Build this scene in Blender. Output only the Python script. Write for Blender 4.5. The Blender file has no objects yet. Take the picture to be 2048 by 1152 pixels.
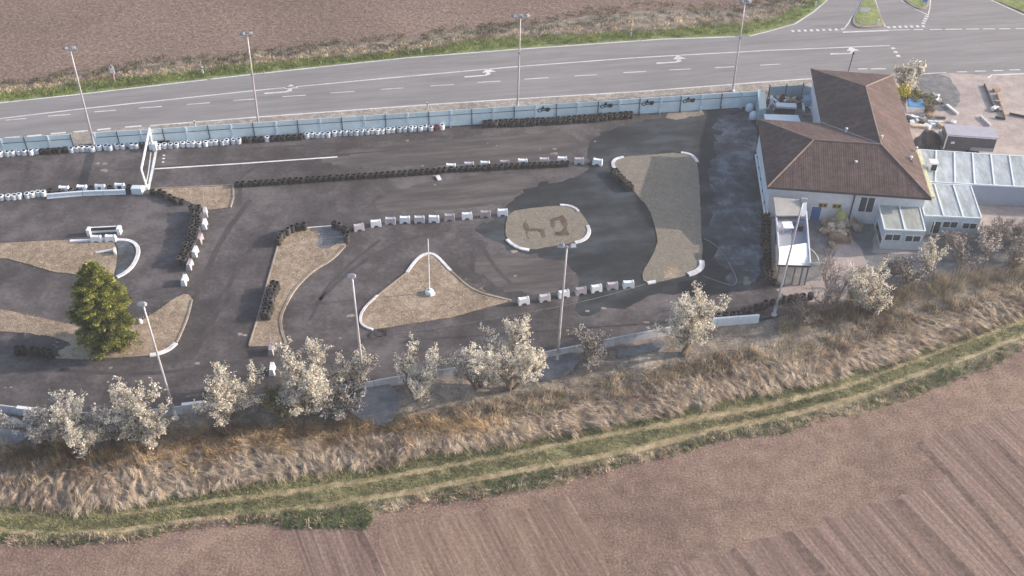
import bpy, bmesh, math, random
import numpy as np
from math import sin, cos, radians, pi, atan2, sqrt
from mathutils import Vector, Matrix
from mathutils.geometry import tessellate_polygon
S = bpy.context.scene
COL = S.collection
# ------------------------------------------------------------------ camera
CAMH, PITCH, ROLL, FPX = 68.0, radians(40), radians(.74), 2200.0
R0 = Vector((1, 0, 0)); U0 = Vector((0, sin(PITCH), cos(PITCH))); FW = Vector((0, cos(PITCH), -sin(PITCH)))
RR = R0*cos(ROLL)+U0*sin(ROLL); UU = U0*cos(ROLL)-R0*sin(ROLL)
cd = bpy.data.cameras.new("camera"); cam = bpy.data.objects.new("camera", cd); COL.objects.link(cam)
m3 = Matrix((RR, UU, -FW)).transposed()
cam.matrix_world = Matrix.Translation((0, 0, CAMH)) @ m3.to_4x4()
cd.sensor_width = 36; cd.lens = 36*FPX/2048; cd.clip_end = 5000; cd.clip_start = 1
S.camera = cam
# ------------------------------------------------------------------ light
SUN_EL = radians(19); SUN_DIR = Vector((.987, .163, 0)).normalized()*cos(SUN_EL)+Vector((0, 0, sin(SUN_EL)))
w = bpy.data.worlds.new("World"); S.world = w; w.use_nodes = True
sk = w.node_tree.nodes.new('ShaderNodeTexSky'); sk.sky_type = 'NISHITA'; sk.sun_disc = False
sk.sun_elevation = SUN_EL; sk.sun_rotation = atan2(SUN_DIR.x, SUN_DIR.y); sk.dust_density = 2.5
w.node_tree.links.new(sk.outputs[0], w.node_tree.nodes['Background'].inputs[0])
w.node_tree.nodes['Background'].inputs[1].default_value = .15
sl = bpy.data.lights.new("sun", 'SUN'); sl.energy = 3.5; sl.angle = radians(.5); sl.color = (1, .88, .74)
so = bpy.data.objects.new("sun", sl); COL.objects.link(so)
so.rotation_euler = SUN_DIR.to_track_quat('Z', 'Y').to_euler(); so.location = (40, 60, 60)
S.view_settings.view_transform = 'Standard'; S.view_settings.look = 'None'
S.view_settings.exposure = 0.88; S.view_settings.gamma = 1
# ------------------------------------------------------------------ helpers
rnd = random.Random(5); RG = np.random.default_rng(7)
def G(u, v, z=0.):                       # a measured point of the survey picture laid out on the ground (or at height z)
    d = RR*((u-1024)/FPX)-UU*((v-576)/FPX)+FW
    return Vector((0, 0, CAMH))+d*((z-CAMH)/d.z)
def onwall(u, v, p0, dirv):              # the same on a vertical wall through p0 running along dirv
    d = RR*((u-1024)/FPX)-UU*((v-576)/FPX)+FW
    n = Vector((dirv.y, -dirv.x, 0)); o = Vector((0, 0, CAMH))
    return o+d*((p0-o).dot(n)/d.dot(n))
def Gn(u, v, z=0.):                      # vectorised G
    u = np.asarray(u, float); v = np.asarray(v, float)
    d = np.array(RR)[None]*((u-1024)/FPX)[:, None]-np.array(UU)[None]*((v-576)/FPX)[:, None]+np.array(FW)[None]
    return np.array([0, 0, CAMH])+d*((z-CAMH)/d[:, 2])[:, None]
def lin(c): return tuple(((x/255)/12.92 if x/255 <= .04045 else ((x/255+.055)/1.055)**2.4) for x in c)+(1,)
def mat(name, c1, c2, c3=None, big=.15, mid=1.2, fine=9., rough=.9, bump=0., bscale=None, rndvar=0., spec=.25, stretch=None, attr=False, metal=0, amt=(.45, .35, .35), translu=0, grain=0):
    m = bpy.data.materials.new(name); m.use_nodes = True; nt = m.node_tree; N = nt.nodes; L = nt.links
    b = N['Principled BSDF']; b.inputs['Roughness'].default_value = rough
    b.inputs['Specular IOR Level'].default_value = spec; b.inputs['Metallic'].default_value = metal
    geo = N.new('ShaderNodeNewGeometry'); vec = geo.outputs['Position']
    if stretch:
        mp = N.new('ShaderNodeMapping'); mp.vector_type = 'TEXTURE'; mp.inputs['Rotation'].default_value = (0, 0, -stretch[0]); mp.inputs['Scale'].default_value = [1/x for x in stretch[1]]
        L.new(vec, mp.inputs[0]); vec = mp.outputs[0]
    def noise(s, d, r=.6):
        n = N.new('ShaderNodeTexNoise'); n.inputs['Scale'].default_value = s; n.inputs['Detail'].default_value = d; n.inputs['Roughness'].default_value = r
        L.new(vec, n.inputs['Vector']); return n.outputs['Fac']
    def math_(op, a, bb):
        n = N.new('ShaderNodeMath'); n.operation = op
        for i, x in enumerate((a, bb)):
            if isinstance(x, (int, float)): n.inputs[i].default_value = x
            else: L.new(x, n.inputs[i])
        return n.outputs[0]
    f1 = noise(big, 3); f2 = noise(mid, 4); f3 = noise(fine, 3, .7)
    s = math_('ADD', math_('ADD', math_('MULTIPLY', math_('SUBTRACT', f1, .5), amt[0]*4), math_('MULTIPLY', math_('SUBTRACT', f2, .5), amt[1]*4)), math_('MULTIPLY', math_('SUBTRACT', f3, .5), amt[2]*4))
    s = math_('ADD', s, .5)
    if grain:
        vec = geo.outputs['Position']; s = math_('ADD', s, math_('MULTIPLY', math_('SUBTRACT', noise(3.6, 3, .7), .5), grain*4))
    if rndvar:
        oi = N.new('ShaderNodeObjectInfo'); s = math_('ADD', s, math_('MULTIPLY', math_('SUBTRACT', oi.outputs['Random'], .5), rndvar*2))
    if attr:
        at = N.new('ShaderNodeAttribute'); at.attribute_name = 'rnd'; s = math_('ADD', s, math_('MULTIPLY', math_('SUBTRACT', at.outputs['Fac'], .5), 1.1))
    cr = N.new('ShaderNodeValToRGB'); L.new(s, cr.inputs[0]); e = cr.color_ramp.elements
    e[0].position = 0.; e[0].color = lin(c1); e[1].position = 1.; e[1].color = lin(c2)
    if c3: q = e.new(.5); q.color = lin(c3)
    L.new(cr.outputs[0], b.inputs['Base Color'])
    if bump:
        bp = N.new('ShaderNodeBump'); bp.inputs['Strength'].default_value = 1; bp.inputs['Distance'].default_value = bump
        L.new(noise(bscale or fine, 4, .65), bp.inputs['Height']); L.new(bp.outputs[0], b.inputs['Normal'])
    if translu:
        tr = N.new('ShaderNodeBsdfTranslucent'); L.new(cr.outputs[0], tr.inputs[0]); mx = N.new('ShaderNodeMixShader'); mx.inputs[0].default_value = translu
        L.new(b.outputs[0], mx.inputs[1]); L.new(tr.outputs[0], mx.inputs[2]); L.new(mx.outputs[0], N['Material Output'].inputs[0])
    return m
def flat(name, c, rough=.6, var=10, **k):
    return mat(name, tuple(max(0, x-var) for x in c), tuple(min(255, x+var) for x in c), big=.4, mid=2.5, fine=14, rough=rough, **k)
def tag(o, label=None, cat=None, group=None, kind=None):
    if label: o['label'] = label
    if cat: o['category'] = cat
    if group: o['group'] = group
    if kind: o['kind'] = kind
    return o
def link(name, me, parent=None, loc=None, rz=0):
    o = bpy.data.objects.new(name, me); COL.objects.link(o)
    if parent is not None: o.parent = parent
    if loc is not None: o.location = loc
    if rz: o.rotation_euler = (0, 0, rz)
    return o
def empty(name, loc, label, cat, group=None, rz=0):
    o = bpy.data.objects.new(name, None); COL.objects.link(o); o.location = loc; o.rotation_euler = (0, 0, rz); o.empty_display_size = .3
    return tag(o, label, cat, group)
class MB:
    def __init__(s): s.v = []; s.f = []; s.m = []; s.uv = None
    def add(s, vs, fs, mi=0):
        n = len(s.v); s.v += [tuple(x) for x in vs]; s.f += [tuple(i+n for i in f) for f in fs]; s.m += [mi]*len(fs)
    def box(s, c, d, rz=0, mi=0, rx=0, ry=0):
        M_ = Matrix.Translation(c) @ Matrix.Rotation(rz, 4, 'Z') @ Matrix.Rotation(ry, 4, 'Y') @ Matrix.Rotation(rx, 4, 'X')
        vs = [M_ @ Vector((x*d[0]/2, y*d[1]/2, z*d[2]/2)) for x in (-1, 1) for y in (-1, 1) for z in (-1, 1)]
        s.add(vs, [(0, 1, 3, 2), (4, 6, 7, 5), (0, 4, 5, 1), (2, 3, 7, 6), (0, 2, 6, 4), (1, 5, 7, 3)], mi)
    def beam(s, a, b, w, h, mi=0):
        a = Vector(a); b = Vector(b); d = (b-a).normalized(); x = d.cross(Vector((0, 0, 1)))
        x = x.normalized() if x.length > 1e-3 else Vector((1, 0, 0)); y = x.cross(d)
        vs = [p+x*(i*w/2)+y*(j*h/2) for p in (a, b) for i, j in ((-1, -1), (1, -1), (1, 1), (-1, 1))]
        s.add(vs, [(3, 2, 1, 0), (4, 5, 6, 7), (0, 1, 5, 4), (1, 2, 6, 5), (2, 3, 7, 6), (3, 0, 4, 7)], mi)
    def tube(s, pts, rad, n=6, mi=0, cap=True):
        pts = [Vector(p) for p in pts]; k = len(pts)
        if isinstance(rad, (int, float)): rad = [rad]*k
        base = len(s.v); ref = None
        for i, p in enumerate(pts):
            d = (pts[min(i+1, k-1)]-pts[max(i-1, 0)]).normalized()
            if ref is None: ref = d.orthogonal().normalized()
            x = (ref-d*ref.dot(d)); x = x.normalized() if x.length > 1e-4 else d.orthogonal().normalized(); ref = x; y = d.cross(x)
            for j in range(n):
                a = 2*pi*j/n; s.v.append(tuple(p+x*(rad[i]*cos(a))+y*(rad[i]*sin(a))))
        for i in range(k-1):
            for j in range(n):
                q = base+i*n; s.f.append((q+j, q+(j+1) % n, q+n+(j+1) % n, q+n+j)); s.m.append(mi)
        if cap:
            s.f.append(tuple(base+j for j in range(n))[::-1]); s.m.append(mi)
            s.f.append(tuple(base+(k-1)*n+j for j in range(n))); s.m.append(mi)
    def lathe(s, prof, n=16, c=(0, 0, 0), mi=None):
        base = len(s.v); k = len(prof)
        for r, z in prof:
            for j in range(n): a = 2*pi*j/n; s.v.append((c[0]+r*cos(a), c[1]+r*sin(a), c[2]+z))
        for i in range(k-1):
            for j in range(n):
                q = base+i*n; s.f.append((q+j, q+(j+1) % n, q+n+(j+1) % n, q+n+j)); s.m.append(mi[i] if mi else 0)
    def prism(s, poly, z0, z1, mi=0, top=True, bot=True):
        n = len(poly); vs = [(p[0], p[1], z0) for p in poly]+[(p[0], p[1], z1) for p in poly]
        fs = [(i, (i+1) % n, n+(i+1) % n, n+i) for i in range(n)]
        tri = tessellate_polygon([[Vector((p[0], p[1], 0)) for p in poly]])
        if top: fs += [tuple(n+i for i in t) for t in tri]
        if bot: fs += [tuple(t)[::-1] for t in tri]
        s.add(vs, fs, mi)
    def build(s, name, mats, parent=None, loc=None, rz=0, smooth=False, bevel=0, norm=True):
        me = bpy.data.meshes.new(name); me.from_pydata([tuple(x) for x in s.v], [], s.f)
        for m_ in (mats if isinstance(mats, (list, tuple)) else [mats]): me.materials.append(m_)
        me.polygons.foreach_set('material_index', s.m)
        if norm:
            bm = bmesh.new(); bm.from_mesh(me); bmesh.ops.recalc_face_normals(bm, faces=bm.faces); bm.to_mesh(me); bm.free()
        if smooth: me.polygons.foreach_set('use_smooth', [True]*len(me.polygons))
        me.update()
        o = link(name, me, parent, loc, rz)
        if bevel:
            b = o.modifiers.new('bevel', 'BEVEL'); b.width = bevel; b.segments = 2; b.limit_method = 'ANGLE'
        return o
def npmesh(name, V, F, m, rv=None, parent=None, smooth=False):
    me = bpy.data.meshes.new(name); nv = len(V); nf = len(F); k = F.shape[1]
    me.vertices.add(nv); me.vertices.foreach_set('co', V.astype(np.float32).ravel())
    me.loops.add(nf*k); me.loops.foreach_set('vertex_index', F.astype(np.int32).ravel())
    me.polygons.add(nf); me.polygons.foreach_set('loop_start', np.arange(nf, dtype=np.int32)*k)
    me.polygons.foreach_set('use_smooth', np.full(nf, smooth))
    me.materials.append(m); me.update(calc_edges=True)
    if rv is not None:
        a = me.attributes.new('rnd', 'FLOAT', 'POINT'); a.data.foreach_set('value', rv.astype(np.float32))
    return link(name, me, parent)
# ---- ground sheets
XS = np.concatenate([np.arange(-900, -60, 20), np.arange(-60, 2110, 4), np.arange(2110, 3001, 20)])
def wob(x, a, s, seed):                  # irregular wobble of an edge
    r = np.random.default_rng(seed); out = np.zeros_like(x, dtype=float)
    for k in range(9): out += np.sin(x/s*(1.6**k)*.3+r.uniform(0, 7))*a/(1.28**k)
    return out*.5
def curve(pts, amp=0, s=60, seed=1):
    px = [p[0] for p in pts]; py = [p[1] for p in pts]
    def f(x):
        x = np.asarray(x, float); y = np.interp(x, px, py)
        # straight continuation outside the measured span
        y = np.where(x < px[0], py[0]+(x-px[0])*(py[1]-py[0])/(px[1]-px[0]), y)
        y = np.where(x > px[-1], py[-1]+(x-px[-1])*(py[-1]-py[-2])/(px[-1]-px[-2]), y)
        return y+(wob(x, amp, s, seed) if amp else 0)
    return f
def sheet(name, top, bot, z, m, x0=-900, x1=3000, nv=2, bumps=0, kind='structure', seed=3, tuss=False):
    xs = XS[(XS >= x0) & (XS <= x1)]; a = top(xs); b = np.maximum(bot(xs), a+.01)
    T = np.linspace(0, 1, nv); V = np.concatenate([Gn(xs, a+(b-a)*t, 0) for t in T]); V[:, 2] = z
    n = len(xs)
    if bumps:
        tt = np.repeat(T, n); X = V[:, 0]; Y = V[:, 1]; r = np.random.default_rng(seed); h = np.zeros(len(V))
        for k in range(14):
            an = r.uniform(0, pi); fr = r.uniform(.5, 3.2); h += np.sin((X*cos(an)+Y*sin(an))*fr+r.uniform(0, 6))/fr**.6
        V[:, 2] += bumps*(.6+h*.28)*np.sin(pi*tt)**.5
    if tuss: tt = np.repeat(T, n); V[:, 2] += tuss_h(V[:, 0], V[:, 1])*np.clip(np.sin(pi*tt)*5, 0, 1)+.03
    F = []
    for j in range(nv-1):
        i = np.arange(n-1); F.append(np.stack([(j+1)*n+i, (j+1)*n+i+1, j*n+i+1, j*n+i], 1))
    o = npmesh(name, V, np.concatenate(F), m, smooth=bool(bumps or tuss)); return tag(o, kind=kind)
def smoothpoly(P, it=2, closed=True):    # Chaikin
    P = [Vector(p) for p in P]
    for _ in range(it):
        Q = []; n = len(P)
        rng_ = range(n if closed else n-1)
        if not closed: Q.append(P[0])
        for i in rng_: a = P[i]; b = P[(i+1) % n]; Q += [a*.75+b*.25, a*.25+b*.75]
        if not closed: Q.append(P[-1])
        P = Q
    return P
def rough_poly(P, step=.5, amp=.08, seed=1, closed=True):
    r = random.Random(seed); out = []; n = len(P)
    for i in range(n if closed else n-1):
        a = P[i]; b = P[(i+1) % n]; k = max(1, int((b-a).length/step))
        for j in range(k): p = a.lerp(b, j/k); out.append(p+Vector((r.gauss(0, amp), r.gauss(0, amp), 0)))
    return out
def patch(name, px, z, m, h=.0, it=1, step=.6, amp=.05, seed=1, kind='structure', world=False):
    P = [Vector(p) if world else G(*p) for p in px]; P = rough_poly(smoothpoly(P, it), step, amp, seed)
    b = MB()
    if h: b.prism(P, z, z+h, bot=False)
    else:
        b.add([(p.x, p.y, z) for p in P], [tuple(t) for t in tessellate_polygon([[Vector((p.x, p.y, 0)) for p in P]])])
    o = b.build(name, m)
    if not h:
        for p in o.data.polygons:
            if p.normal.z < 0: p.flip()
    return tag(o, kind=kind) if kind else o
def ribbon(b, pts, w, z, mi=0):
    pts = [Vector((p[0], p[1], 0)) for p in pts]; n = len(pts); vs = []
    for i, p in enumerate(pts):
        d = (pts[min(i+1, n-1)]-pts[max(i-1, 0)]).normalized(); s_ = Vector((-d.y, d.x, 0))*(w/2); vs += [p+s_+Vector((0, 0, z)), p-s_+Vector((0, 0, z))]
    b.add(vs, [(2*i+1, 2*i+3, 2*i+2, 2*i) for i in range(n-1)], mi)
def raised(b, pts, w, z0, h, mi=0):      # kerb: ribbon with height
    pts = [Vector((p[0], p[1], 0)) for p in pts]; n = len(pts); vs = []
    for i, p in enumerate(pts):
        d = (pts[min(i+1, n-1)]-pts[max(i-1, 0)]).normalized(); s_ = Vector((-d.y, d.x, 0))*(w/2)
        for q, zz in ((p+s_, z0), (p+s_*.8, z0+h), (p-s_*.8, z0+h), (p-s_, z0)): vs.append((q.x, q.y, zz))
    fs = []
    for i in range(n-1):
        for j in range(3): fs.append((4*i+j, 4*i+j+1, 4*i+5+j, 4*i+4+j))
    fs += [(0, 1, 2, 3), tuple(4*(n-1)+j for j in (3, 2, 1, 0))]
    b.add(vs, fs, mi)
def blades(name, P, L, W, ang, lean, rc, m, segs=2, z0=0., kind='stuff', droop=.35):
    n = len(P); t = np.linspace(0, 1, segs+1)
    V = np.zeros((n, segs+1, 2, 3)); dx = np.cos(ang); dy = np.sin(ang)
    face = RG.uniform(0, pi, n); fx = np.cos(face)*W/2; fy = np.sin(face)*W/2
    for k, tk in enumerate(t):
        hor = L*np.sin(lean)*tk**1.3; ver = L*np.cos(lean)*(tk-droop*tk*tk*np.sin(lean))
        wd = 1-.75*tk
        for s_, sg in ((0, -1), (1, 1)):
            V[:, k, s_, 0] = P[:, 0]+dx*hor+sg*fx*wd; V[:, k, s_, 1] = P[:, 1]+dy*hor+sg*fy*wd; V[:, k, s_, 2] = P[:, 2]+z0+ver
    nv = (segs+1)*2; base = np.arange(n)[:, None]*nv
    F = np.concatenate([base+np.array([[2*k, 2*k+1, 2*k+3, 2*k+2]]) for k in range(segs)])
    rv = np.repeat(np.clip(rc*.65+RG.uniform(0, .35, n), 0, 1), nv)
    o = npmesh(name, V.reshape(-1, 3), F, m, rv)
    return tag(o, kind=kind) if kind else o
def clump(centres, per, spread, L, W, ang, angvar, lean, leanvar):
    n = len(centres); c = np.repeat(np.arange(n), per); N_ = len(c)
    r_ = RG.uniform(.6, 1.4, n)
    P = centres[c]+np.concatenate([RG.normal(0, 1, (N_, 2))*(spread*r_[c])[:, None], np.zeros((N_, 1))], 1)
    ca = (ang if not callable(ang) else ang(n))+RG.normal(0, angvar*.8, n)
    a = ca[c]+RG.normal(0, angvar*.35, N_); cl = np.clip(lean+RG.normal(0, leanvar, n), 0, 1.5)
    le = np.clip(cl[c]+RG.normal(0, .12, N_), 0, 1.52)
    return P, L*r_[c]*RG.uniform(.6, 1.15, N_), np.full(N_, W)*RG.uniform(.6, 1.3, N_), a, le, RG.uniform(0, 1, n)[c]
def inband(n, top, bot, x0, x1, lo=0., hi=1.):
    u = RG.uniform(x0, x1, n); t = RG.uniform(lo, hi, n); a = top(u); b = bot(u); P = Gn(u, a+(b-a)*t, 0); return P
# ================================================================== materials
ROW = radians(24.5)
m_ground = mat('soil', (112, 94, 88), (150, 130, 122), big=.06, mid=.5, fine=5, bump=.05)
m_fieldb = mat('ploughed_soil_back', (90, 72, 64), (156, 134, 122), (121, 102, 93), big=.05, mid=1.1, fine=2.4, bump=.1, bscale=2.6, amt=(.2, .25, .6))
m_fieldf = mat('ploughed_soil_front', (100, 80, 72), (162, 138, 122), (130, 108, 98), big=.07, mid=.7, fine=5.5, bump=.07, bscale=4.5, amt=(.3, .3, .55))
m_rows = mat('furrowed_soil', (92, 74, 70), (166, 142, 130), (128, 106, 98), big=.9, mid=2.6, fine=5, bump=.05, bscale=2.2, stretch=(-ROW, (1.2, .02, 1)), amt=(.3, .32, .22), grain=.28)
m_rowsf = mat('fine_rows_soil', (98, 79, 71), (164, 140, 124), (131, 109, 98), big=.25, mid=2.2, fine=4.5, bump=.03, bscale=3, stretch=(-ROW, (1.5, .06, 1)), amt=(.22, .3, .3), grain=.3)
m_road = mat('road_asphalt', (123, 120, 122), (145, 142, 144), (134, 131, 133), big=.25, mid=.8, fine=3, stretch=(radians(-10), (.25, 2.2, 1)), rough=.85, bump=.006, amt=(.5, .35, .2))
m_track = mat('track_asphalt', (63, 59, 61), (108, 102, 104), (83, 78, 80), big=.07, mid=.4, fine=2.4, rough=.85, bump=.01, amt=(.6, .5, .32))
m_darkasph = mat('dark_asphalt', (38, 42, 47), (70, 76, 83), (50, 55, 61), big=.1, mid=.4, fine=3, rough=.95, bump=.01, stretch=(radians(-10), (.6, 1.3, 1)), amt=(.7, .45, .2))  # darker, bluer tone of the track asphalt
m_dust = mat('dusty_asphalt', (62, 67, 73), (118, 124, 132), (82, 88, 95), big=.25, mid=.7, fine=3, rough=.95, amt=(.7, .5, .3))
m_worn = mat('worn_asphalt', (72, 67, 68), (106, 100, 99), (87, 82, 82), big=.15, mid=.6, fine=3, stretch=(radians(-10), (.3, 2, 1)), amt=(.5, .4, .3))
m_skid = mat('skid_rubber', (62, 58, 60), (86, 80, 82), big=.3, mid=1, fine=4, rough=.8)
m_isl = mat('dry_island_grass', (124, 108, 94), (184, 166, 146), (152, 135, 118), big=.22, mid=1.3, fine=6, bump=.05, bscale=5, amt=(.35, .4, .5))
m_islg = mat('grey_island_ground', (110, 103, 94), (148, 139, 128), (130, 122, 111), big=.2, mid=1.1, fine=4, bump=.03, bscale=4, amt=(.12, .2, .45))  # greyer tone than the ground of the other islands
m_dig = mat('dug_soil', (80, 68, 58), (112, 98, 86), big=.5, mid=2, fine=8, bump=.06)
m_gravel = mat('gravel', (120, 114, 110), (186, 176, 168), (150, 142, 136), big=.3, mid=1.5, fine=4.5, bump=.05, bscale=5, amt=(.3, .4, .6))
m_yard = mat('yard_gravel', (150, 138, 136), (192, 178, 172), (170, 157, 153), big=.12, mid=.7, fine=4, bump=.02, amt=(.5, .45, .35))
m_pad = mat('old_concrete', (96, 98, 102), (134, 134, 138), (114, 115, 119), big=.3, mid=1.2, fine=6, amt=(.5, .4, .4))
m_litter = mat('leaf_litter', (96, 90, 86), (166, 154, 140), (130, 120, 110), big=.2, mid=1., fine=5, bump=.12, bscale=3, amt=(.4, .5, .5))
m_straw_bed = mat('flattened_straw', (106, 94, 88), (188, 168, 150), (144, 128, 117), big=.2, mid=.9, fine=4, bump=.1, bscale=2.5, stretch=(radians(-38), (1.6, .5, 1)), amt=(.4, .5, .5))
m_green = mat('short_grass', (104, 102, 70), (168, 158, 120), (136, 130, 94), big=.25, mid=1.2, fine=5, bump=.05, amt=(.4, .45, .5))
m_roadgreen = mat('road_verge_grass', (92, 108, 60), (150, 158, 102), (120, 132, 80), big=.25, mid=1.2, fine=5, bump=.05, amt=(.4, .45, .5))
m_edge = mat('thin_grass', (92, 90, 64), (160, 148, 118), (128, 120, 92), big=.25, mid=1.2, fine=5, bump=.05, amt=(.5, .5, .4))
m_rut = mat('track_dust', (130, 116, 88), (186, 168, 136), (158, 142, 112), big=.3, mid=1.2, fine=5, bump=.02, amt=(.4, .45, .45))
m_paint = flat('white_paint', (222, 222, 224), var=22, rough=.55)
m_roadpaint = flat('road_paint', (206, 204, 204), var=24)
m_kerbw = mat('painted_kerb', (176, 172, 176), (240, 238, 240), (212, 210, 214), big=.5, mid=2.5, fine=9)
m_kerbc = flat('concrete_edge', (146, 134, 122), var=26)
m_rubber = flat('tyre_rubber', (50, 47, 49), var=12, rough=.75)
m_hole = flat('tyre_inside', (8, 8, 9), var=3, rough=.95)
m_tyrew = mat('painted_tyre', (188, 196, 206), (238, 240, 242), big=.7, mid=4, fine=12, rough=.6, rndvar=.5)
m_tyred = flat('faded_tyre', (62, 60, 62), var=18, rndvar=.6)
m_tyreb = flat('blue_tyre', (48, 66, 112), var=14)
m_tyrer = flat('red_tyre', (122, 46, 56), var=14)
m_bw = mat('white_plastic', (214, 216, 222), (246, 246, 248), rough=.4, rndvar=.3)
m_bg = mat('faded_plastic', (158, 148, 156), (196, 190, 198), rough=.5, rndvar=.4)
m_bb = flat('pale_blue_panel', (206, 216, 226), var=14, rough=.5)
m_fence = mat('pale_blue_board', (198, 216, 224), (222, 236, 242), (211, 227, 234), big=.2, mid=1, fine=8, rough=.6, rndvar=.35)
m_fenced = flat('grey_blue_board', (150, 172, 184), var=10)
m_fpostl = flat('light_post', (192, 208, 222), var=8); m_fpostd = flat('dark_post', (70, 84, 98), var=8)
m_logo = flat('dark_emblem', (44, 54, 66), var=6)
m_steel = flat('galvanised_steel', (186, 182, 188), var=12, rough=.45, metal=.2)
m_lampf = flat('floodlight_casing', (150, 154, 164), var=12, rough=.4); m_lampg = flat('floodlight_glass', (190, 198, 210), var=6, rough=.15)
m_conc = mat('concrete', (160, 160, 168), (204, 204, 212), (184, 184, 192), big=.3, mid=1.5, fine=8, bump=.01, rndvar=.25)
m_wall = mat('white_render', (196, 198, 206), (226, 226, 230), big=.3, mid=1.4, fine=8)
m_cont = flat('container_panel', (188, 200, 208), var=9, rough=.5)
m_contr = mat('container_roof', (140, 148, 152), (192, 200, 206), (168, 176, 182), big=.35, mid=1.4, fine=6, stretch=(radians(6), (1.6, .35, 1)), rough=.55)
m_controld = mat('mossy_roof', (138, 142, 136), (184, 186, 182), (160, 164, 160), big=.4, mid=1.6, fine=6, stretch=(radians(6), (1.6, .35, 1)), rough=.6)
m_seam = flat('roof_seam', (226, 232, 238), var=8)
m_glass = flat('window_glass', (58, 68, 78), var=6, rough=.12, spec=.5)
m_frame = flat('window_frame', (226, 228, 232), var=6)
m_blue = flat('blue_door', (66, 106, 164), var=8); m_yel = flat('yellow_shutter', (198, 168, 84), var=12)
m_dark = flat('dark_metal', (54, 56, 64), var=8); m_black = flat('black_tarpaulin', (44, 44, 54), var=14, rough=.45)
m_bark = flat('bark', (122, 106, 94), var=18); m_twig = flat('grey_twig', (156, 138, 128), var=20)
m_wood = flat('timber', (160, 134, 108), var=24); m_stone = mat('stone', (140, 124, 110), (206, 190, 170), big=.5, mid=2, fine=7, rndvar=.6, bump=.03)
m_red = flat('red_paint', (176, 62, 58), var=10); m_signblue = flat('sign_blue', (52, 92, 176), var=6)
def rooft(name, c1, c2, c3):
    m = mat(name, c1, c2, c3, big=.3, mid=1.6, fine=7, amt=(.35, .4, .4), rough=.85)
    nt = m.node_tree; N = nt.nodes; L = nt.links; b = N['Principled BSDF']
    uv = N.new('ShaderNodeUVMap'); sx = N.new('ShaderNodeSeparateXYZ'); L.new(uv.outputs[0], sx.inputs[0])
    def saw(sock, fr):
        a = N.new('ShaderNodeMath'); a.operation = 'MULTIPLY'; a.inputs[1].default_value = fr; L.new(sock, a.inputs[0])
        c = N.new('ShaderNodeMath'); c.operation = 'SINE'; L.new(a.outputs[0], c.inputs[0]); return c.outputs[0]
    s1 = saw(sx.outputs[0], 2*pi/.23); fr = N.new('ShaderNodeMath'); fr.operation = 'PINGPONG'; fr.inputs[1].default_value = .36; L.new(sx.outputs[1], fr.inputs[0])
    ad = N.new('ShaderNodeMath'); ad.operation = 'MULTIPLY_ADD'; L.new(fr.outputs[0], ad.inputs[0]); ad.inputs[1].default_value = 1.2; L.new(s1, ad.inputs[2])
    bp = N.new('ShaderNodeBump'); bp.inputs['Distance'].default_value = .007; L.new(ad.outputs[0], bp.inputs['Height']); L.new(bp.outputs[0], b.inputs['Normal'])
    # weather streaks running down the tiles
    mp = N.new('ShaderNodeMapping'); mp.inputs['Scale'].default_value = (3.2, .12, 1); L.new(uv.outputs[0], mp.inputs[0])
    nz = N.new('ShaderNodeTexNoise'); nz.inputs['Scale'].default_value = 1.3; nz.inputs['Detail'].default_value = 4; L.new(mp.outputs[0], nz.inputs['Vector'])
    mr = N.new('ShaderNodeMapRange'); mr.inputs[1].default_value = .3; mr.inputs[2].default_value = .7; mr.inputs[3].default_value = .72; mr.inputs[4].default_value = 1.25; L.new(nz.outputs[0], mr.inputs[0])
    mx = N.new('ShaderNodeVectorMath'); mx.operation = 'SCALE'; src = b.inputs['Base Color'].links[0].from_socket
    L.new(src, mx.inputs[0]); L.new(mr.outputs[0], mx.inputs['Scale']); L.new(mx.outputs[0], b.inputs['Base Color'])
    return m
m_roof = rooft('roof_tiles', (72, 57, 58), (108, 89, 88), (88, 73, 73)); m_ridge = flat('ridge_tile', (130, 113, 107), var=16); m_lead = flat('valley_flashing', (150, 150, 158), var=10)
# foliage
m_blos = mat('blossom', (188, 181, 168), (252, 248, 238), (230, 224, 212), big=.5, mid=1.6, fine=6, rough=.8, attr=True, amt=(.3, .35, .2), translu=.42)
m_blosg = mat('grey_blossom', (178, 174, 170), (240, 238, 236), (214, 210, 206), big=.5, mid=1.6, fine=6, rough=.8, attr=True, amt=(.3, .35, .2), translu=.42)
m_budgreen = mat('young_leaf', (96, 106, 58), (160, 164, 104), big=.5, mid=1.5, fine=5, attr=True, translu=.25)
m_needle = mat('conifer_needles', (56, 66, 36), (178, 176, 92), (112, 120, 60), big=.5, mid=1.2, fine=4, attr=True, amt=(.2, .45, .2), translu=.15)
m_straw = mat('dry_straw', (128, 112, 100), (236, 218, 194), (190, 170, 148), big=.15, mid=.5, fine=2, attr=True, amt=(.5, .5, .2), translu=.2)
m_reed = mat('orange_reed', (112, 92, 72), (210, 182, 142), (160, 134, 104), big=.15, mid=.5, fine=2, attr=True, amt=(.5, .5, .2), translu=.2)
m_brush = mat('brown_brush', (98, 88, 76), (188, 174, 150), (142, 128, 108), big=.15, mid=.5, fine=2, attr=True, amt=(.5, .5, .2), translu=.15)
m_gblade = mat('grass_blade', (104, 106, 72), (186, 180, 138), (142, 142, 104), big=.2, mid=.8, fine=3, attr=True, amt=(.4, .5, .2), translu=.2)
m_gbright = mat('lush_grass_blade', (84, 102, 68), (160, 164, 122), (118, 130, 90), big=.2, mid=.8, fine=3, attr=True, translu=.2)
m_vgreen = mat('verge_blade', (96, 112, 62), (164, 168, 108), (130, 140, 84), big=.2, mid=.8, fine=3, attr=True, translu=.2)
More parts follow.
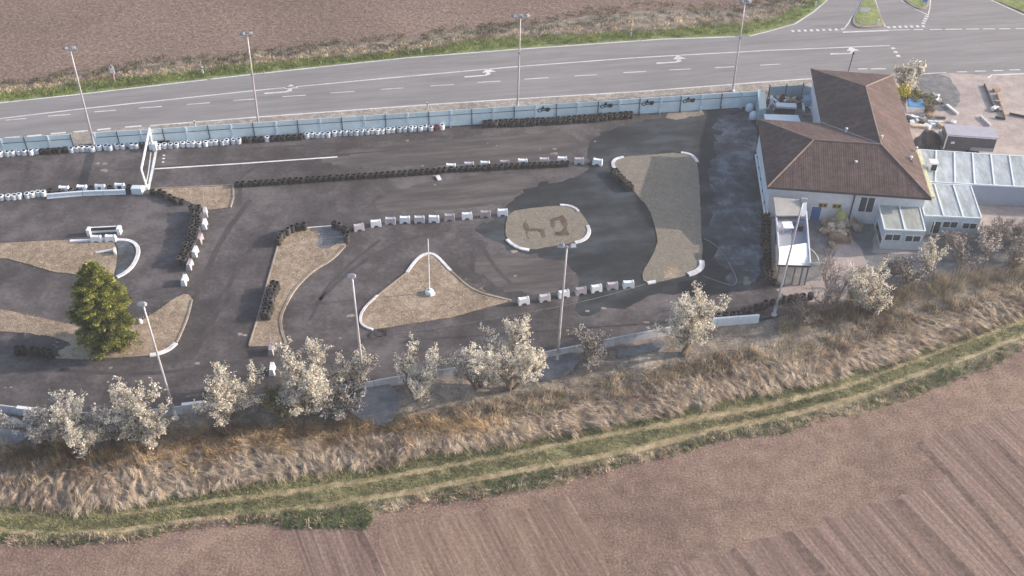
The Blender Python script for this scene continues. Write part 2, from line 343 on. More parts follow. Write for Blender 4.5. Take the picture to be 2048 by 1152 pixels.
m_brushg = mat('dark_weed', (58, 62, 42), (140, 134, 92), (92, 92, 62), big=.2, mid=.8, fine=3, attr=True)
m_for = flat('yellow_flower', (214, 204, 60), var=20, attr=True)
# ================================================================== ground sheets
b = MB(); b.add([(-340, -80, -.35), (340, -80, -.35), (340, 320, -.35), (-340, 320, -.35)], [(0, 1, 2, 3)]); tag(b.build('ground', m_ground), kind='structure')
FAR = lambda x: np.full_like(np.asarray(x, float), -560.)
f_edge = curve([(0, 165), (256, 139), (512, 106), (768, 81), (1024, 49), (1280, 29), (1536, 8), (1600, -3), (1700, -30)], 6, 40, 2)
d_edge = curve([(0, 183), (256, 156), (512, 129), (768, 104), (1024, 77), (1280, 61), (1500, 45), (1560, 30), (1640, -10), (1700, -30)], 4, 30, 3)
r_pts = [(0, 204.5), (162, 187), (512, 146.5), (812, 114.5), (1024, 98), (1324, 77), (1499, 71), (1540, 60), (1586, 47), (1623, 25), (1653, 0), (1672, -25), (1695, -70)]
r_edge = curve(r_pts)
road_top = curve(r_pts+[(1925, -70), (1958, -22), (1981, -2), (2048, 27), (2130, 50), (2400, 62), (3000, 60)])
road_bot = curve([(-900, 351), (0, 277), (512, 235), (855, 210), (1024, 199), (1274, 184), (1536, 164), (1623, 158), (1836, 148), (1893, 146), (1983, 150), (2048, 148), (3000, 139)])
sheet('field', FAR, f_edge, 0, m_fieldb, x1=1700)
tag(sheet('dry_verge', f_edge, d_edge, .0, m_litter, x1=1700), kind='structure')
sheet('grass_verge', d_edge, r_edge, .004, m_roadgreen, x1=1700)
P = [G(1925, -70), G(1958, -22), G(1981, -3), G(2048, 24), G(2130, 47), G(2400, 60), G(2400, -70)]
patch('grass_verge', P, .0, m_roadgreen, it=0, world=True)
sheet('road', road_top, road_bot, .012, m_road)
fence_top = curve([(0, 300), (1510, 202), (2048, 170)])
P = [G(1640, -75), G(2000, -75), G(2060, -560), G(1830, -560)]
patch('side_road', P, .008, m_road, it=0, world=True)
yard_bot = curve([(-900, 361), (0, 302), (1510, 206), (1640, 200), (1660, 600), (1700, 640)])
sheet('gravel_strip', road_bot, curve([(0, 306), (1510, 212), (1640, 205)]), .004, m_gravel, x1=1640)
wall_pts = [(-900, 800), (-60, 803), (0, 808), (65, 818), (130, 823), (210, 826), (290, 820), (350, 813), (403, 804), (470, 796), (550, 785), (640, 774), (740, 762), (795, 752), (880, 739), (1000, 720), (1070, 707), (1135, 694), (1260, 668), (1335, 654), (1420, 636), (1525, 628)]
wall_c = curve(wall_pts)
track_top = curve([(0, 300), (1510, 202), (1640, 196)])
track_bot = curve([(p[0], p[1]+10) for p in wall_pts]+[(1660, 615), (1760, 585)])
sheet('track', track_top, track_bot, .010, m_track, x1=1662, nv=2)
# green / straw / dirt track / field bands towards the camera
s_bot = curve([(0, 1008), (130, 1022), (256, 1012), (400, 987), (520, 964), (700, 938), (860, 908), (960, 897), (1060, 876), (1180, 856), (1280, 838), (1412, 808), (1500, 790), (1620, 768), (1750, 724), (1850, 700), (1940, 668), (2048, 625), (2300, 520)], 5, 25, 5)
r1a = curve([(0, 1021), (140, 1028), (260, 1019), (400, 999), (590, 977), (800, 945), (1000, 908), (1200, 865), (1300, 851), (1400, 826), (1520, 806), (1700, 765), (1840, 713), (1950, 672), (2048, 635), (2300, 535)], 1.2, 30, 6)
r1b = curve([(0, 1031), (140, 1036), (260, 1029), (400, 1010), (590, 990), (800, 955), (1000, 918), (1200, 877), (1300, 860), (1400, 845), (1520, 822), (1700, 774), (1840, 722), (1950, 682), (2048, 646), (2300, 547)], 1.2, 30, 7)
r2a = curve([(0, 1056), (120, 1062), (260, 1054), (400, 1032), (590, 1013), (800, 981), (1000, 943), (1200, 905), (1300, 885), (1430, 852), (1520, 836), (1700, 792), (1840, 742), (1950, 705), (2048, 667), (2300, 572)], 1.2, 30, 8)
r2b = curve([(0, 1066), (120, 1073), (260, 1063), (400, 1042), (590, 1029), (800, 991), (1000, 955), (1200, 919), (1300, 899), (1430, 868), (1520, 850), (1700, 802), (1840, 752), (1950, 713), (2048, 675), (2300, 582)], 1.2, 30, 9)
fld = curve([(0, 1078), (150, 1086), (290, 1076), (330, 1062), (540, 1040), (600, 1048), (680, 1044), (740, 1030), (860, 1009), (1000, 990), (1120, 962), (1240, 932), (1340, 908), (1440, 880), (1560, 866), (1640, 840), (1760, 812), (1880, 775), (1980, 735), (2048, 694), (2300, 600)], 5, 26, 10)
NEAR = lambda x: np.full_like(np.asarray(x, float), 2300.)
shore = curve([(p[0], p[1]+14) for p in wall_pts]+[(1600, 622), (1660, 612), (1760, 582), (1900, 548), (2048, 520), (2300, 470)])
litter_bot = curve([(0, 905), (200, 925), (330, 905), (500, 885), (700, 868), (900, 862), (1100, 830), (1300, 780), (1500, 740), (1700, 690), (1850, 650), (2048, 590), (2300, 500)], 8, 40, 12)
def inband(n, top, bot, x0, x1, lo=0., hi=1.):
    u = RG.uniform(x0, x1, n); t = RG.uniform(lo, hi, n); a = top(u); b = bot(u); P = Gn(u, a+(b-a)*t, 0); return P
TUS = inband(2600, litter_bot, s_bot, -150, 2200, .0, .97); NTU = len(TUS)
TA = radians(-52)+RG.normal(0, .38, NTU)+.35*np.sin(TUS[:, 0]*.21); TL = RG.uniform(.45, 1.1, NTU); TW = RG.uniform(.13, .26, NTU); THH = RG.uniform(.12, .42, NTU)
def tuss_h(X, Y):
    h = np.zeros(len(X)); od = np.argsort(X); Xs = X[od]; Ys = Y[od]; hs = np.zeros(len(X))
    for i in range(NTU):
        a, c = np.searchsorted(Xs, (TUS[i, 0]-2.2, TUS[i, 0]+2.2))
        if c <= a: continue
        dx = Xs[a:c]-TUS[i, 0]; dy = Ys[a:c]-TUS[i, 1]; p = dx*cos(TA[i])+dy*sin(TA[i]); q = -dx*sin(TA[i])+dy*cos(TA[i])
        hs[a:c] = np.maximum(hs[a:c], THH[i]*np.exp(-(p/TL[i])**2-(q/TW[i])**2))
    h[od] = hs; return h
sheet('embankment', shore, litter_bot, .0, m_litter, nv=14, bumps=.12)
sheet('embankment', litter_bot, s_bot, .0, m_straw_bed, nv=40, tuss=True)
sheet('grass_verge', s_bot, r1a, .0, m_green)
sheet('dirt_track', r1a, r1b, .004, m_rut); sheet('grass_verge', r1b, r2a, .0, m_green); sheet('dirt_track', r2a, r2b, .004, m_rut)
sheet('grass_verge', r2b, fld, .0, m_edge)
sheet('field', fld, NEAR, .0, m_fieldf)
patch('dirt_track', [(1385, 838), (1410, 826), (1450, 818), (1502, 812), (1500, 830), (1440, 860), (1395, 866), (1410, 850)], .008, m_rut, amp=.2, seed=4)
patch('furrows', [G(566, 1052), G(640, 1046), G(712, 1040), G(900, 1400), G(760, 1500), G(690, 1300)], .006, m_rows, it=0, amp=.12, world=True)
b = MB(); b2 = MB()
for pts, wd in (([(710, 1044), (722, 1070), (745, 1115), (766, 1165), (800, 1240)], .5), ([(1838, 884), (1880, 930), (1935, 992), (2060, 1135), (2200, 1290)], .55), ([(1578, 1066), (1612, 1105), (1660, 1160), (1720, 1230)], .6), ([(1796, 1000), (1850, 1055), (1950, 1160), (2020, 1240)], .6), ([(1465, 1098), (1500, 1140), (1540, 1190)], .5), ([(1985, 880), (2060, 955), (2160, 1060)], .45)):
    P = smoothpoly([G(*p) for p in pts], 2, closed=False); ribbon(b, P, wd, .012); ribbon(b2, [p+Vector((wd*.75, .1, 0)) for p in P], wd*.3, .013)
tag(b.build('wheel_ruts', mat('rut_soil', (88, 71, 67), (132, 110, 102), (106, 87, 81), big=.5, mid=2, fine=6, grain=.3)), kind='structure'); tag(b2.build('furrow_ridges', mat('ridge_soil', (112, 94, 86), (162, 140, 129), (140, 118, 109), big=.5, mid=2, fine=6, grain=.3)), kind='structure')
patch('furrows', [G(1330, 1136), G(1460, 1098), G(1580, 1064), G(1700, 1025), G(1790, 996), G(1900, 955), G(1838, 882), G(1935, 852), G(2100, 800), G(2700, 1000), G(2800, 1700), G(1500, 1700)], .006, m_rows, it=0, amp=.15, seed=2, world=True)
patch('furrows', [G(740, 1060), G(1150, 990), G(1250, 1180), G(1330, 1400), G(900, 1400)], .004, m_rowsf, it=0, amp=.3, seed=2, world=True)
# ground right of the track: yard around the house
patch('yard', [G(1500, 214), G(1640, 200), G(1640, 160), G(1700, 155), G(1893, 146), G(1983, 150), G(2048, 148), G(2600, 142), G(2600, 460), G(2048, 525), G(1900, 552), G(1760, 588), G(1660, 618), G(1550, 600), G(1552, 430), G(1520, 300)], .007, m_yard, it=0, amp=.1, world=True)
patch('yard_asphalt', [(1515, 216), (1640, 205), (1655, 260), (1640, 330), (1860, 340), (1900, 420), (1750, 440), (1745, 505), (1860, 510), (1860, 470), (2100, 440), (2100, 500), (1930, 548), (1760, 582), (1662, 612), (1600, 600), (1555, 560), (1540, 420), (1520, 300)], .012, m_pad, amp=.05, it=0)
patch('yard_path', [(1672, 455), (1700, 470), (1725, 500), (1745, 560), (1742, 590), (1640, 608), (1560, 590), (1552, 575), (1640, 560), (1670, 520)], .016, m_yard, amp=.08)
patch('yard_asphalt', [(1836, 149), (1893, 147), (1918, 182), (1920, 210), (1900, 222), (1870, 222), (1855, 200), (1830, 165)], .016, m_pad, amp=.1)
for px in ([(700, 790), (745, 775), (795, 772), (798, 840), (750, 856), (704, 842)], [(1060, 722), (1120, 712), (1175, 716), (1130, 752), (1085, 768), (1066, 750)], [(-60, 835), (0, 838), (60, 846), (66, 880), (0, 900), (-60, 905)], [(1225, 706), (1330, 684), (1345, 694), (1240, 722)]):
    patch('lamp_pad', px, 0, m_pad, h=.34, amp=.12, seed=6)
# track surface patches
patch('dark_patch', [(1172, 305), (1188, 272), (1222, 256), (1300, 236), (1400, 222), (1500, 216), (1520, 250), (1530, 330), (1540, 430), (1543, 560), (1440, 596), (1330, 584), (1250, 610), (1160, 632), (1150, 622), (1152, 560), (1146, 528), (1100, 518), (1020, 500), (985, 480), (955, 472), (950, 452), (990, 440), (1012, 420), (1040, 390), (1072, 366), (1120, 362), (1160, 352), (1176, 330)], .014, m_darkasph, it=2, amp=.22, seed=3)  # darker bluish area of asphalt around the two right-hand islands
patch('dusty_patch', [(1420, 232), (1500, 216), (1516, 262), (1512, 300), (1526, 420), (1535, 520), (1500, 575), (1450, 560), (1425, 480), (1432, 400), (1418, 330), (1440, 280)], .018, m_dust, it=2, amp=.35, seed=5)
patch('dusty_patch', [(1335, 222), (1400, 216), (1410, 232), (1330, 242)], .019, m_kerbc, amp=.15)
patch('worn_patch', [(640, 300), (1100, 262), (1160, 268), (1150, 320), (900, 330), (650, 338)], .013, m_worn, it=2, amp=.2, seed=7)
patch('worn_patch', [(940, 505), (1090, 520), (1140, 530), (1140, 575), (1050, 596), (960, 560)], .013, m_worn, it=2, amp=.2, seed=8)
patch('worn_patch', [(860, 360), (1080, 342), (1060, 370), (1010, 410), (760, 432), (740, 400)], .013, m_worn, it=2, amp=.2, seed=9)
b = MB()
for pts, wd in (([(60, 322), (50, 360), (38, 398)], .5), ([(470, 300), (620, 290), (900, 272)], .35), ([(230, 340), (500, 322), (800, 300)], .3), ([(500, 400), (440, 480), (400, 580), (330, 700)], .6), ([(545, 440), (470, 540), (430, 640), (380, 720)], .5), ([(640, 600), (700, 540), (800, 480), (900, 460)], .4), ([(620, 640), (660, 560), (760, 480)], .35), ([(960, 480), (985, 530), (1030, 575)], .4), ([(1330, 430), (1325, 500), (1295, 560)], .6), ([(480, 410), (480, 330), (700, 310)], .4), ([(120, 740), (300, 752), (480, 722), (700, 700)], .45)):
    P = smoothpoly([G(*p) for p in pts], 3, closed=False); ribbon(b, P, wd, .021)
tag(b.build('skid_marks', m_skid), kind='structure')
# ================================================================== islands
def kerb(px, label, w=.32, h=.12, m=None, z0=.0, it=2, group=None, closed=False):
    P = smoothpoly([G(*p) for p in px], it, closed=False); b = MB(); raised(b, P, w, z0, h+.01)
    o = b.build('kerb', m or m_kerbw); tag(o, label, 'kerb', group); return o
A_ = [(-300, 505), (0, 487), (60, 484), (120, 481), (180, 482), (226, 482), (236, 500), (232, 530), (225, 556), (160, 550), (110, 545), (60, 530), (0, 514), (-300, 508)]
patch('island', A_, 0, m_isl, h=.07, it=1, amp=.03)
patch('island_pad', [(226, 481), (250, 482), (270, 488), (278, 505), (268, 530), (248, 548), (230, 554), (234, 520), (238, 495)], 0, m_dust, h=.06, amp=.02)
kerb([(140, 483), (178, 482), (235, 480), (262, 482), (275, 492), (277, 508), (268, 530), (252, 546), (234, 555)], 'white painted kerb curling round the grey tip of the left island', .42)
patch('island', [(-300, 590), (0, 618), (50, 630), (110, 642), (165, 655), (230, 665), (290, 640), (340, 604), (364, 590), (380, 589), (384, 602), (376, 632), (362, 668), (352, 686), (334, 700), (310, 710), (260, 716), (200, 719), (130, 717), (114, 708), (120, 700), (150, 688), (110, 676), (60, 668), (0, 664), (-300, 650)], 0, m_isl, h=.07, amp=.03)
kerb([(300, 711), (318, 708), (338, 700), (352, 687)], 'short white kerb at the lower tip of the island with the conifer', .45)
kerb([(384, 600), (376, 634), (362, 668), (353, 686)], 'bare concrete edge on the right side of the island with the conifer', .2, m=m_kerbc)
kerb([(112, 716), (200, 719), (300, 711)], 'bare concrete edge along the lower side of the island with the conifer', .18, m=m_kerbc)
patch('island', [(300, 378), (380, 375), (466, 371), (467, 395), (461, 416), (412, 420), (388, 409), (350, 394), (318, 385)], 0, m_isl, h=.07, amp=.03, it=0)
kerb([(466, 371), (467, 395), (461, 416)], 'yellowish concrete edge at the end of the small island beside the gantry', .2, m=m_kerbc, it=0)
kerb([(312, 378), (380, 375), (466, 371)], 'straight concrete edge on the upper side of the small island beside the gantry', .15, m=m_kerbc, it=0)
patch('island', [(557, 487), (566, 470), (590, 460), (620, 457), (665, 454), (692, 462), (697, 475), (690, 492), (665, 520), (625, 545), (592, 577), (574, 605), (562, 635), (563, 662), (571, 686), (568, 691), (500, 695), (497, 690), (515, 640), (532, 575), (545, 530)], 0, m_isl, h=.07, amp=.03, it=0)
patch('island_pad', [(636, 458), (665, 456), (688, 464), (692, 476), (680, 490), (650, 500), (628, 492), (640, 478)], .078, m_pad, amp=.12, it=1)
kerb([(690, 492), (665, 520), (625, 542), (592, 575), (573, 606), (560, 636), (563, 662), (572, 688)], 'curved earthy kerb on the right side of the long upright island', .28, m=m_kerbc)
kerb([(557, 487), (545, 530), (532, 575), (515, 640), (498, 692)], 'pale concrete edge on the left side of the long upright island', .16, m=m_kerbc)
kerb([(498, 694), (540, 693), (570, 690)], 'pale concrete edge at the foot of the long upright island', .16, m=m_kerbc)
kerb([(613, 457), (640, 455), (666, 453)], 'thin pale edge closing the top of the long upright island between tyres', .14, m=m_kerbw)
patch('island', [(812, 547), (826, 528), (840, 512), (860, 507), (876, 515), (900, 542), (937, 575), (965, 588), (1022, 602), (900, 636), (745, 660), (730, 655), (720, 645), (722, 626), (755, 592)], 0, m_isl, h=.07, amp=.03, it=0)
kerb([(814, 546), (828, 526), (842, 512), (860, 507), (874, 513), (888, 528), (902, 543)], 'white painted kerb over the peak of the island with the flagpole', .36)
kerb([(755, 592), (735, 610), (722, 627), (720, 645), (730, 655), (746, 660)], 'weathered white kerb at the left corner of the island with the flagpole', .26)
kerb([(814, 546), (780, 572), (755, 592)], 'thin concrete edge on the upper left side of the island with the flagpole', .14, m=m_kerbc)
kerb([(902, 543), (937, 575), (965, 588), (1022, 602)], 'earthy edge on the upper right side of the island with the flagpole', .26, m=m_kerbc)
Gp = [(1017, 425), (1060, 417), (1125, 411), (1150, 415), (1165, 430), (1180, 455), (1178, 472), (1156, 485), (1110, 492), (1060, 501), (1030, 493), (1013, 477), (1010, 455)]
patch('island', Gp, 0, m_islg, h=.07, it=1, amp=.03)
kerb([(1120, 411), (1138, 412), (1152, 418), (1157, 424)], 'white kerb at the upper right corner of the small rounded island', .36)
kerb([(1175, 452), (1179, 462), (1175, 474), (1165, 482), (1150, 486)], 'white kerb round the lower right corner of the small rounded island', .42)
kerb([(1014, 480), (1025, 490), (1040, 498), (1058, 501)], 'white kerb round the lower left corner of the small rounded island', .42)
for k, px in enumerate(([(1046, 442), (1052, 442), (1057, 460), (1059, 478), (1053, 478), (1049, 458)], [(1056, 459), (1085, 457), (1092, 476), (1085, 478), (1080, 463), (1058, 464)], [(1100, 439), (1120, 432), (1128, 430), (1140, 468), (1142, 471), (1106, 473), (1108, 465), (1100, 445)])):
    patch('dug_earth', px, .082, m_dig, amp=.1, seed=k+20, it=1)
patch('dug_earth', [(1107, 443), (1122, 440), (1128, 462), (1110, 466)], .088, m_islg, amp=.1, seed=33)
Hp = [(1226, 320), (1247, 314), (1300, 310), (1360, 306), (1388, 315), (1396, 330), (1399, 380), (1402, 450), (1406, 525), (1398, 542), (1375, 551), (1310, 566), (1287, 566), (1285, 545), (1300, 522), (1312, 495), (1315, 480), (1308, 445), (1294, 412), (1270, 387), (1235, 342), (1226, 330)]
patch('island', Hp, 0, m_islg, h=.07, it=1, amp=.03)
patch('island_patch', [(1325, 538), (1345, 532), (1365, 540), (1352, 556), (1328, 560)], .08, m_isl, amp=.2)
kerb([(1247, 315), (1233, 318), (1225, 325), (1227, 335), (1236, 345)], 'white kerb on the upper left corner of the large bean shaped island', .42)
kerb([(1362, 306), (1380, 309), (1390, 317), (1395, 325)], 'white kerb on the upper right corner of the large bean shaped island', .42)
kerb([(1403, 523), (1404, 535), (1392, 545), (1376, 550)], 'white kerb on the lower right corner of the large bean shaped island', .6, .16)
kerb([(1295, 567), (1311, 564)], 'short loose white kerb piece at the foot of the large bean shaped island', .4, .14, it=0)
# ================================================================== road markings
b = MB(); rp = lambda px: [G(*p) for p in px]; Z = .017
xs = np.arange(-900, 1500, 30); ribbon(b, [G(x, float(r_edge(x))+1.5) for x in xs], .22, Z)
ribbon(b, rp([(1499, 72.5), (1540, 62), (1590, 48), (1627, 24), (1657, -2), (1690, -60)]), .2, Z)
ml = curve([(0, 237.5), (162, 218), (512, 181), (768, 157), (1024, 134), (1280, 115), (1536, 101), (1785, 91)])
ribbon(b, [G(x, float(ml(x))) for x in np.arange(-900, 1790, 40)], .2, Z)
for x0, x1, y0, y1 in ((11, 53, 240.5, 237), (96, 141, 232.5, 229), (189, 232, 224, 220.5), (278, 324, 216.5, 213), (374, 420, 209, 205.5), (467, 512, 201, 198), (565, 612, 193.5, 190.5), (661, 709, 186, 183), (762, 807, 179, 176), (861, 908, 172, 169), (955, 1001, 165, 162.5), (1049, 1097, 158.5, 155.5), (1149, 1194, 152, 149.5), (1247, 1292, 145.5, 143), (1339, 1382, 140, 138), (1430, 1468, 135.5, 133.5), (1520, 1560, 130.5, 128.5), (-75, -32, 249, 245)):
    ribbon(b, [G(x0, y0), G(x1, y1)], .16, Z)
for x0, x1, y0, y1 in ((10, 40, 276, 273.5), (54, 84, 272.5, 270), (101, 132, 268, 265), (147, 176, 264, 261.5), (194, 222, 260, 257), (250, 283, 254.5, 252)): ribbon(b, [G(x0, y0), G(x1, y1)], .3, Z)
ribbon(b, rp([(300, 251.5), (512, 234.5), (855, 209.5), (1024, 198.5), (1274, 183.5), (1536, 163.5), (1623, 157.5)]), .24, Z)
ribbon(b, rp([(1836, 148.5), (1893, 145)]), .2, Z)
for x0, x1, y0 in ((1716, 1735, 138), (1742, 1772, 138), (1914, 1934, 144), (1950, 1972, 142.6), (1986, 2006, 141.4), (2019, 2040, 140), (2060, 2080, 139.5)): ribbon(b, [G(x0, y0), G(x1, y0-.4)], .22, Z)
ribbon(b, rp([(1976, 156), (1984, 150), (2048, 147.5), (2200, 145)]), .28, Z)
for i in range(9): ribbon(b, [G(1583+i*12.4, 62.2-i*.42), G(1588.5+i*12.4, 62-i*.42)], .55, Z)
for i in range(7): ribbon(b, [G(1774+i*11.6, 54.6-i*.35), G(1780+i*11.6, 54.4-i*.35)], .55, Z)
for i in range(4): ribbon(b, [G(1846+i*2.3, 48-i*4.6), G(1847.6+i*2.3, 45.4-i*4.6)], .5, Z)
for i in range(3): ribbon(b, [G(1785+i*5, 95+i*7.5), G(1787.5+i*5, 98.5+i*7.5)], .5, Z)
ribbon(b, rp([(1685, 64.5), (1777, 61)]), .34, Z); ribbon(b, rp([(1777, 60.5), (1820, 59.5)]), .16, Z)
for x0, x1 in ((1827, 1846), (1860, 1884), (1891, 1924), (1932, 1958), (1966, 1990), (1998, 2021), (2031, 2055), (2065, 2090)): ribbon(b, [G(x0, 59.4-(x0-1827)*.01), G(x1, 59.4-(x1-1827)*.01)], .22, Z)
ribbon(b, rp([(1686, 61), (1697, 46), (1712, 20), (1724, -5), (1745, -50)]), .18, Z)
ribbon(b, rp([(1771, 54), (1762, 35), (1750, 0), (1740, -40)]), .18, Z); ribbon(b, rp([(1856, 30), (1832, 19), (1805, 3), (1790, -15)]), .18, Z)
ribbon(b, rp([(1856, 31), (1860, 15), (1861, -5)]), .16, Z)
ribbon(b, rp([(1978, -2), (2010, 13), (2048, 30), (2120, 52)]), .2, Z)
# turn arrows
ar = [[(0, -.16), (2.6, -.13), (2.6, .13), (0, .16)], [(2.6, -.13), (3.3, .1), (3.3, .75), (2.95, .75), (2.6, .13)], [(2.3, .72), (3.9, .72), (3.35, 1.35), (3.1, 1.7)]]
ar[2] = [(2.35, .72), (4.1, .72), (3.15, 1.75)]
for u, v, u2, v2 in ((529, 187, 575, 183.6), (929, 154, 975, 150.5), (1313, 126.6, 1358, 124), (1661, 108.2, 1706, 107)):
    o = G(u, v); d = (G(u2, v2)-o).normalized(); n = Vector((-d.y, d.x, 0))
    for pl in ar:
        vs = [o+d*x+n*y for x, y in pl]; b.add([(p.x, p.y, Z) for p in vs], [tuple(range(len(vs)))])
for px in ([(415, 158.5), (424, 158.5), (424, 160), (415, 160)],): b.add([(G(*p).x, G(*p).y, Z) for p in px], [(0, 1, 2, 3)])
tag(b.build('road_markings', m_roadpaint), kind='structure')
b = MB(); ribbon(b, rp([(309, 338), (480, 327.5), (675, 314)]), .22, .024); ribbon(b, rp([(312, 303), (305, 340), (297, 377)]), .3, .024); ribbon(b, rp([(302, 305), (297, 345), (293, 365)]), .12, .024)
for u, v in ((328, 311), (327.5, 317.5), (326.5, 324.5)): ribbon(b, [G(u-2.5, v), G(u+2.5, v-.3)], .22, .024)
tag(b.build('start_line', m_paint), kind='structure')
b = MB(); r = random.Random(3)
for u, v, s_ in ((195, 327, .5), (210, 328, .4), (208, 341, .5), (213, 343, .3), (1028, 503, .5), (815, 281, .3), (480, 668, .4), (490, 671, .3), (395, 727, .35), (222, 736, .3), (10, 776, .2), (22, 775, .2), (845, 332, .3), (870, 352, .3), (1110, 298, .35), (1112, 307, .5), (1105, 308, .3), (1190, 283, .3), (975, 287, .2), (993, 292, .2), (1080, 299, .2), (680, 677, .25), (613, 688, .2), (1030, 552, .25), (1294, 645, .4), (1208, 617, .35), (1175, 623, .35), (870, 370, .25), (700, 632, .5), (1500, 238, .4)):
    c = G(u, v); k = 7; b.add([(c.x+cos(2*pi*i/k)*s_*r.uniform(.4, 1), c.y+sin(2*pi*i/k)*s_*.7*r.uniform(.4, 1), .027) for i in range(k)], [tuple(range(k))])
tag(b.build('paint_spots', m_kerbc), kind='structure')
# ================================================================== long fence
FB0 = G(0, 310); FB1 = G(1512, 213); fd = (FB1-FB0).normalized(); fn = Vector((fd.y, -fd.x, 0)); frz = atan2(fd.y, fd.x)
PL = 2.489; f0 = G(11, 309.3); k0 = -6; fl = (FB1-f0).length
nfp = int(fl/PL)
fence = empty('fence', f0, 'long pale blue board fence between the road and the kart track', 'fence', rz=frz)
FH = 1.95
pm = {}
for key in ('panel', 'postl', 'postd'):
    b = MB()
    if key == 'panel':
        b.box((PL/2, 0, .42+.0), (PL-.09, .05, .8)); b.box((PL/2, -.01, 1.17), (PL-.09, .06, .62)); b.box((PL/2, .01, 1.80), (PL-.09, .05, .60)); b.box((PL/2, .0, .84), (PL-.09, .02, .06)); b.box((PL/2, -.03, 1.49), (PL-.09, .08, .05), mi=1)
        o = b.build('panel', [m_fence, m_fpostd])
    else:
        wd = .17 if key == 'postl' else .09
        b.box((0, -.06, 1.06), (wd, .14, 2.12+(.06 if key == 'postl' else 0))); b.box((0, -.2, .25), (wd*.7, .3, .5))
        o = b.build('post', m_fpostl if key == 'postl' else m_fpostd)
    pm[key] = o.data; bpy.data.objects.remove(o)
def logo(parent, x):
    b = MB()
    def disc(cx, cz, rr, mi=0, n=14):
        b.add([(cx+rr*cos(2*pi*i/n), -.085, cz+rr*sin(2*pi*i/n)) for i in range(n)]+[(cx, -.085, cz)], [(i, (i+1) % n, n) for i in range(n)], mi)
    def ring(cx, cz, rr, ri, n=16):
        vs = [(cx+q*cos(2*pi*i/n), -.085, cz+q*.8*sin(2*pi*i/n)) for q in (rr, ri) for i in range(n)]
        b.add(vs, [(i, (i+1) % n, n+(i+1) % n, n+i) for i in range(n)])
    ring(x+.42, 1.36, .28, .16); disc(x+1.35, 1.42, .27)
    for pl in ([(x+.6, 1.25), (x+1.3, 1.3), (x+1.3, 1.42), (x+.6, 1.38)], [(x+.55, 1.5), (x+.9, 1.55), (x+1.1, 1.45), (x+1.0, 1.62), (x+.8, 1.85), (x+.62, 1.8)], [(x+.3, 1.62), (x+.7, 1.68), (x+.7, 1.73), (x+.3, 1.68)], [(x+1.0, 1.55), (x+1.5, 1.62), (x+1.75, 1.55), (x+1.5, 1.72), (x+1.1, 1.7)]):
        b.add([(q[0], -.087, q[1]) for q in pl], [tuple(range(len(pl)))])
    disc(x+.8, 1.84, .11)
    o = b.build('emblem', m_logo, parent); return o
b = MB(); dsc = []
for k in range(k0, nfp+1):
    X = k*PL
    if not (k == 3):
        o = link('panel', pm['panel'], fence, Vector((X, 0, 0)))
    link('post', pm['postl' if k % 2 == 0 else 'postd'], fence, Vector((X, 0, 0)))
    u_ = 11+46*k
# panels with the kart emblem: measured posts
for u in (1086, 1183, 1281, 1377):
    P = onwall(u, 232, f0, fd); X = (P-f0).dot(fd); k = round(X/PL)
    lg = logo(fence, k*PL+.1)
link('post', pm['postd'], fence, Vector(((nfp+1)*PL, 0, 0)))
# plain boards after the painted ones
E0 = f0+fd*((nfp+1)*PL)
# fence round the back yard
b = MB(); a = G(1535, 199); c = G(1602, 195); e = G(1634, 206)
fy = empty('fence', a, 'weathered green grey board fence behind the scrap heap beside the house', 'fence')
for p, q in ((a, c), (c, e)):
    b = MB(); n_ = max(1, round((q-p).length/2.4))
    for i in range(n_):
        s_ = p.lerp(q, i/n_)-a; t_ = p.lerp(q, (i+1)/n_)-a; bb = MB(); bb.beam(s_+Vector((0, 0, .9)), t_+Vector((0, 0, .9)), .06, 1.7); bb.build('panel', m_fenced, fy)
        bb = MB(); bb.box((s_.x, s_.y, 1.), (.12, .12, 2.)); bb.build('post', m_fpostd, fy)
# ================================================================== tyre stacks
def tyre_mesh(name, mo, mi_, n=3):
    b = MB(); prof = []; ms = []; h = .19
    prof += [(.15, .02), (.15, h*n-.03)]; ms += [1]
    prof += [(.17, h*n-.015), (.24, h*n)]; ms += [1, 0]
    for k in range(n-1, -1, -1):
        prof += [(.30, h*(k+1)-.02), (.315, h*(k+.5)), (.30, h*k+.02), (.26, h*k)] if k else [(.30, h-.02), (.315, h*.5), (.30, .01)]
        ms += [0]*(4 if k else 3)
    b.lathe(prof, 14, mi=ms)
    o = b.build(name, [mo, mi_], smooth=True); me = o.data; bpy.data.objects.remove(o); return me
TM = {c: tyre_mesh('tyre_stack', m, m_hole) for c, m in (('k', m_rubber), ('w', m_tyrew), ('g', m_tyred), ('b', m_tyreb), ('r', m_tyrer))}
TM4 = {'k': tyre_mesh('tyre_stack', m_rubber, m_hole, 4), 'g': tyre_mesh('tyre_stack', m_tyred, m_hole, 4)}
NT = [0]
CN = {'k': 'black', 'w': 'white painted', 'g': 'faded grey', 'b': 'blue painted', 'r': 'dark red'}
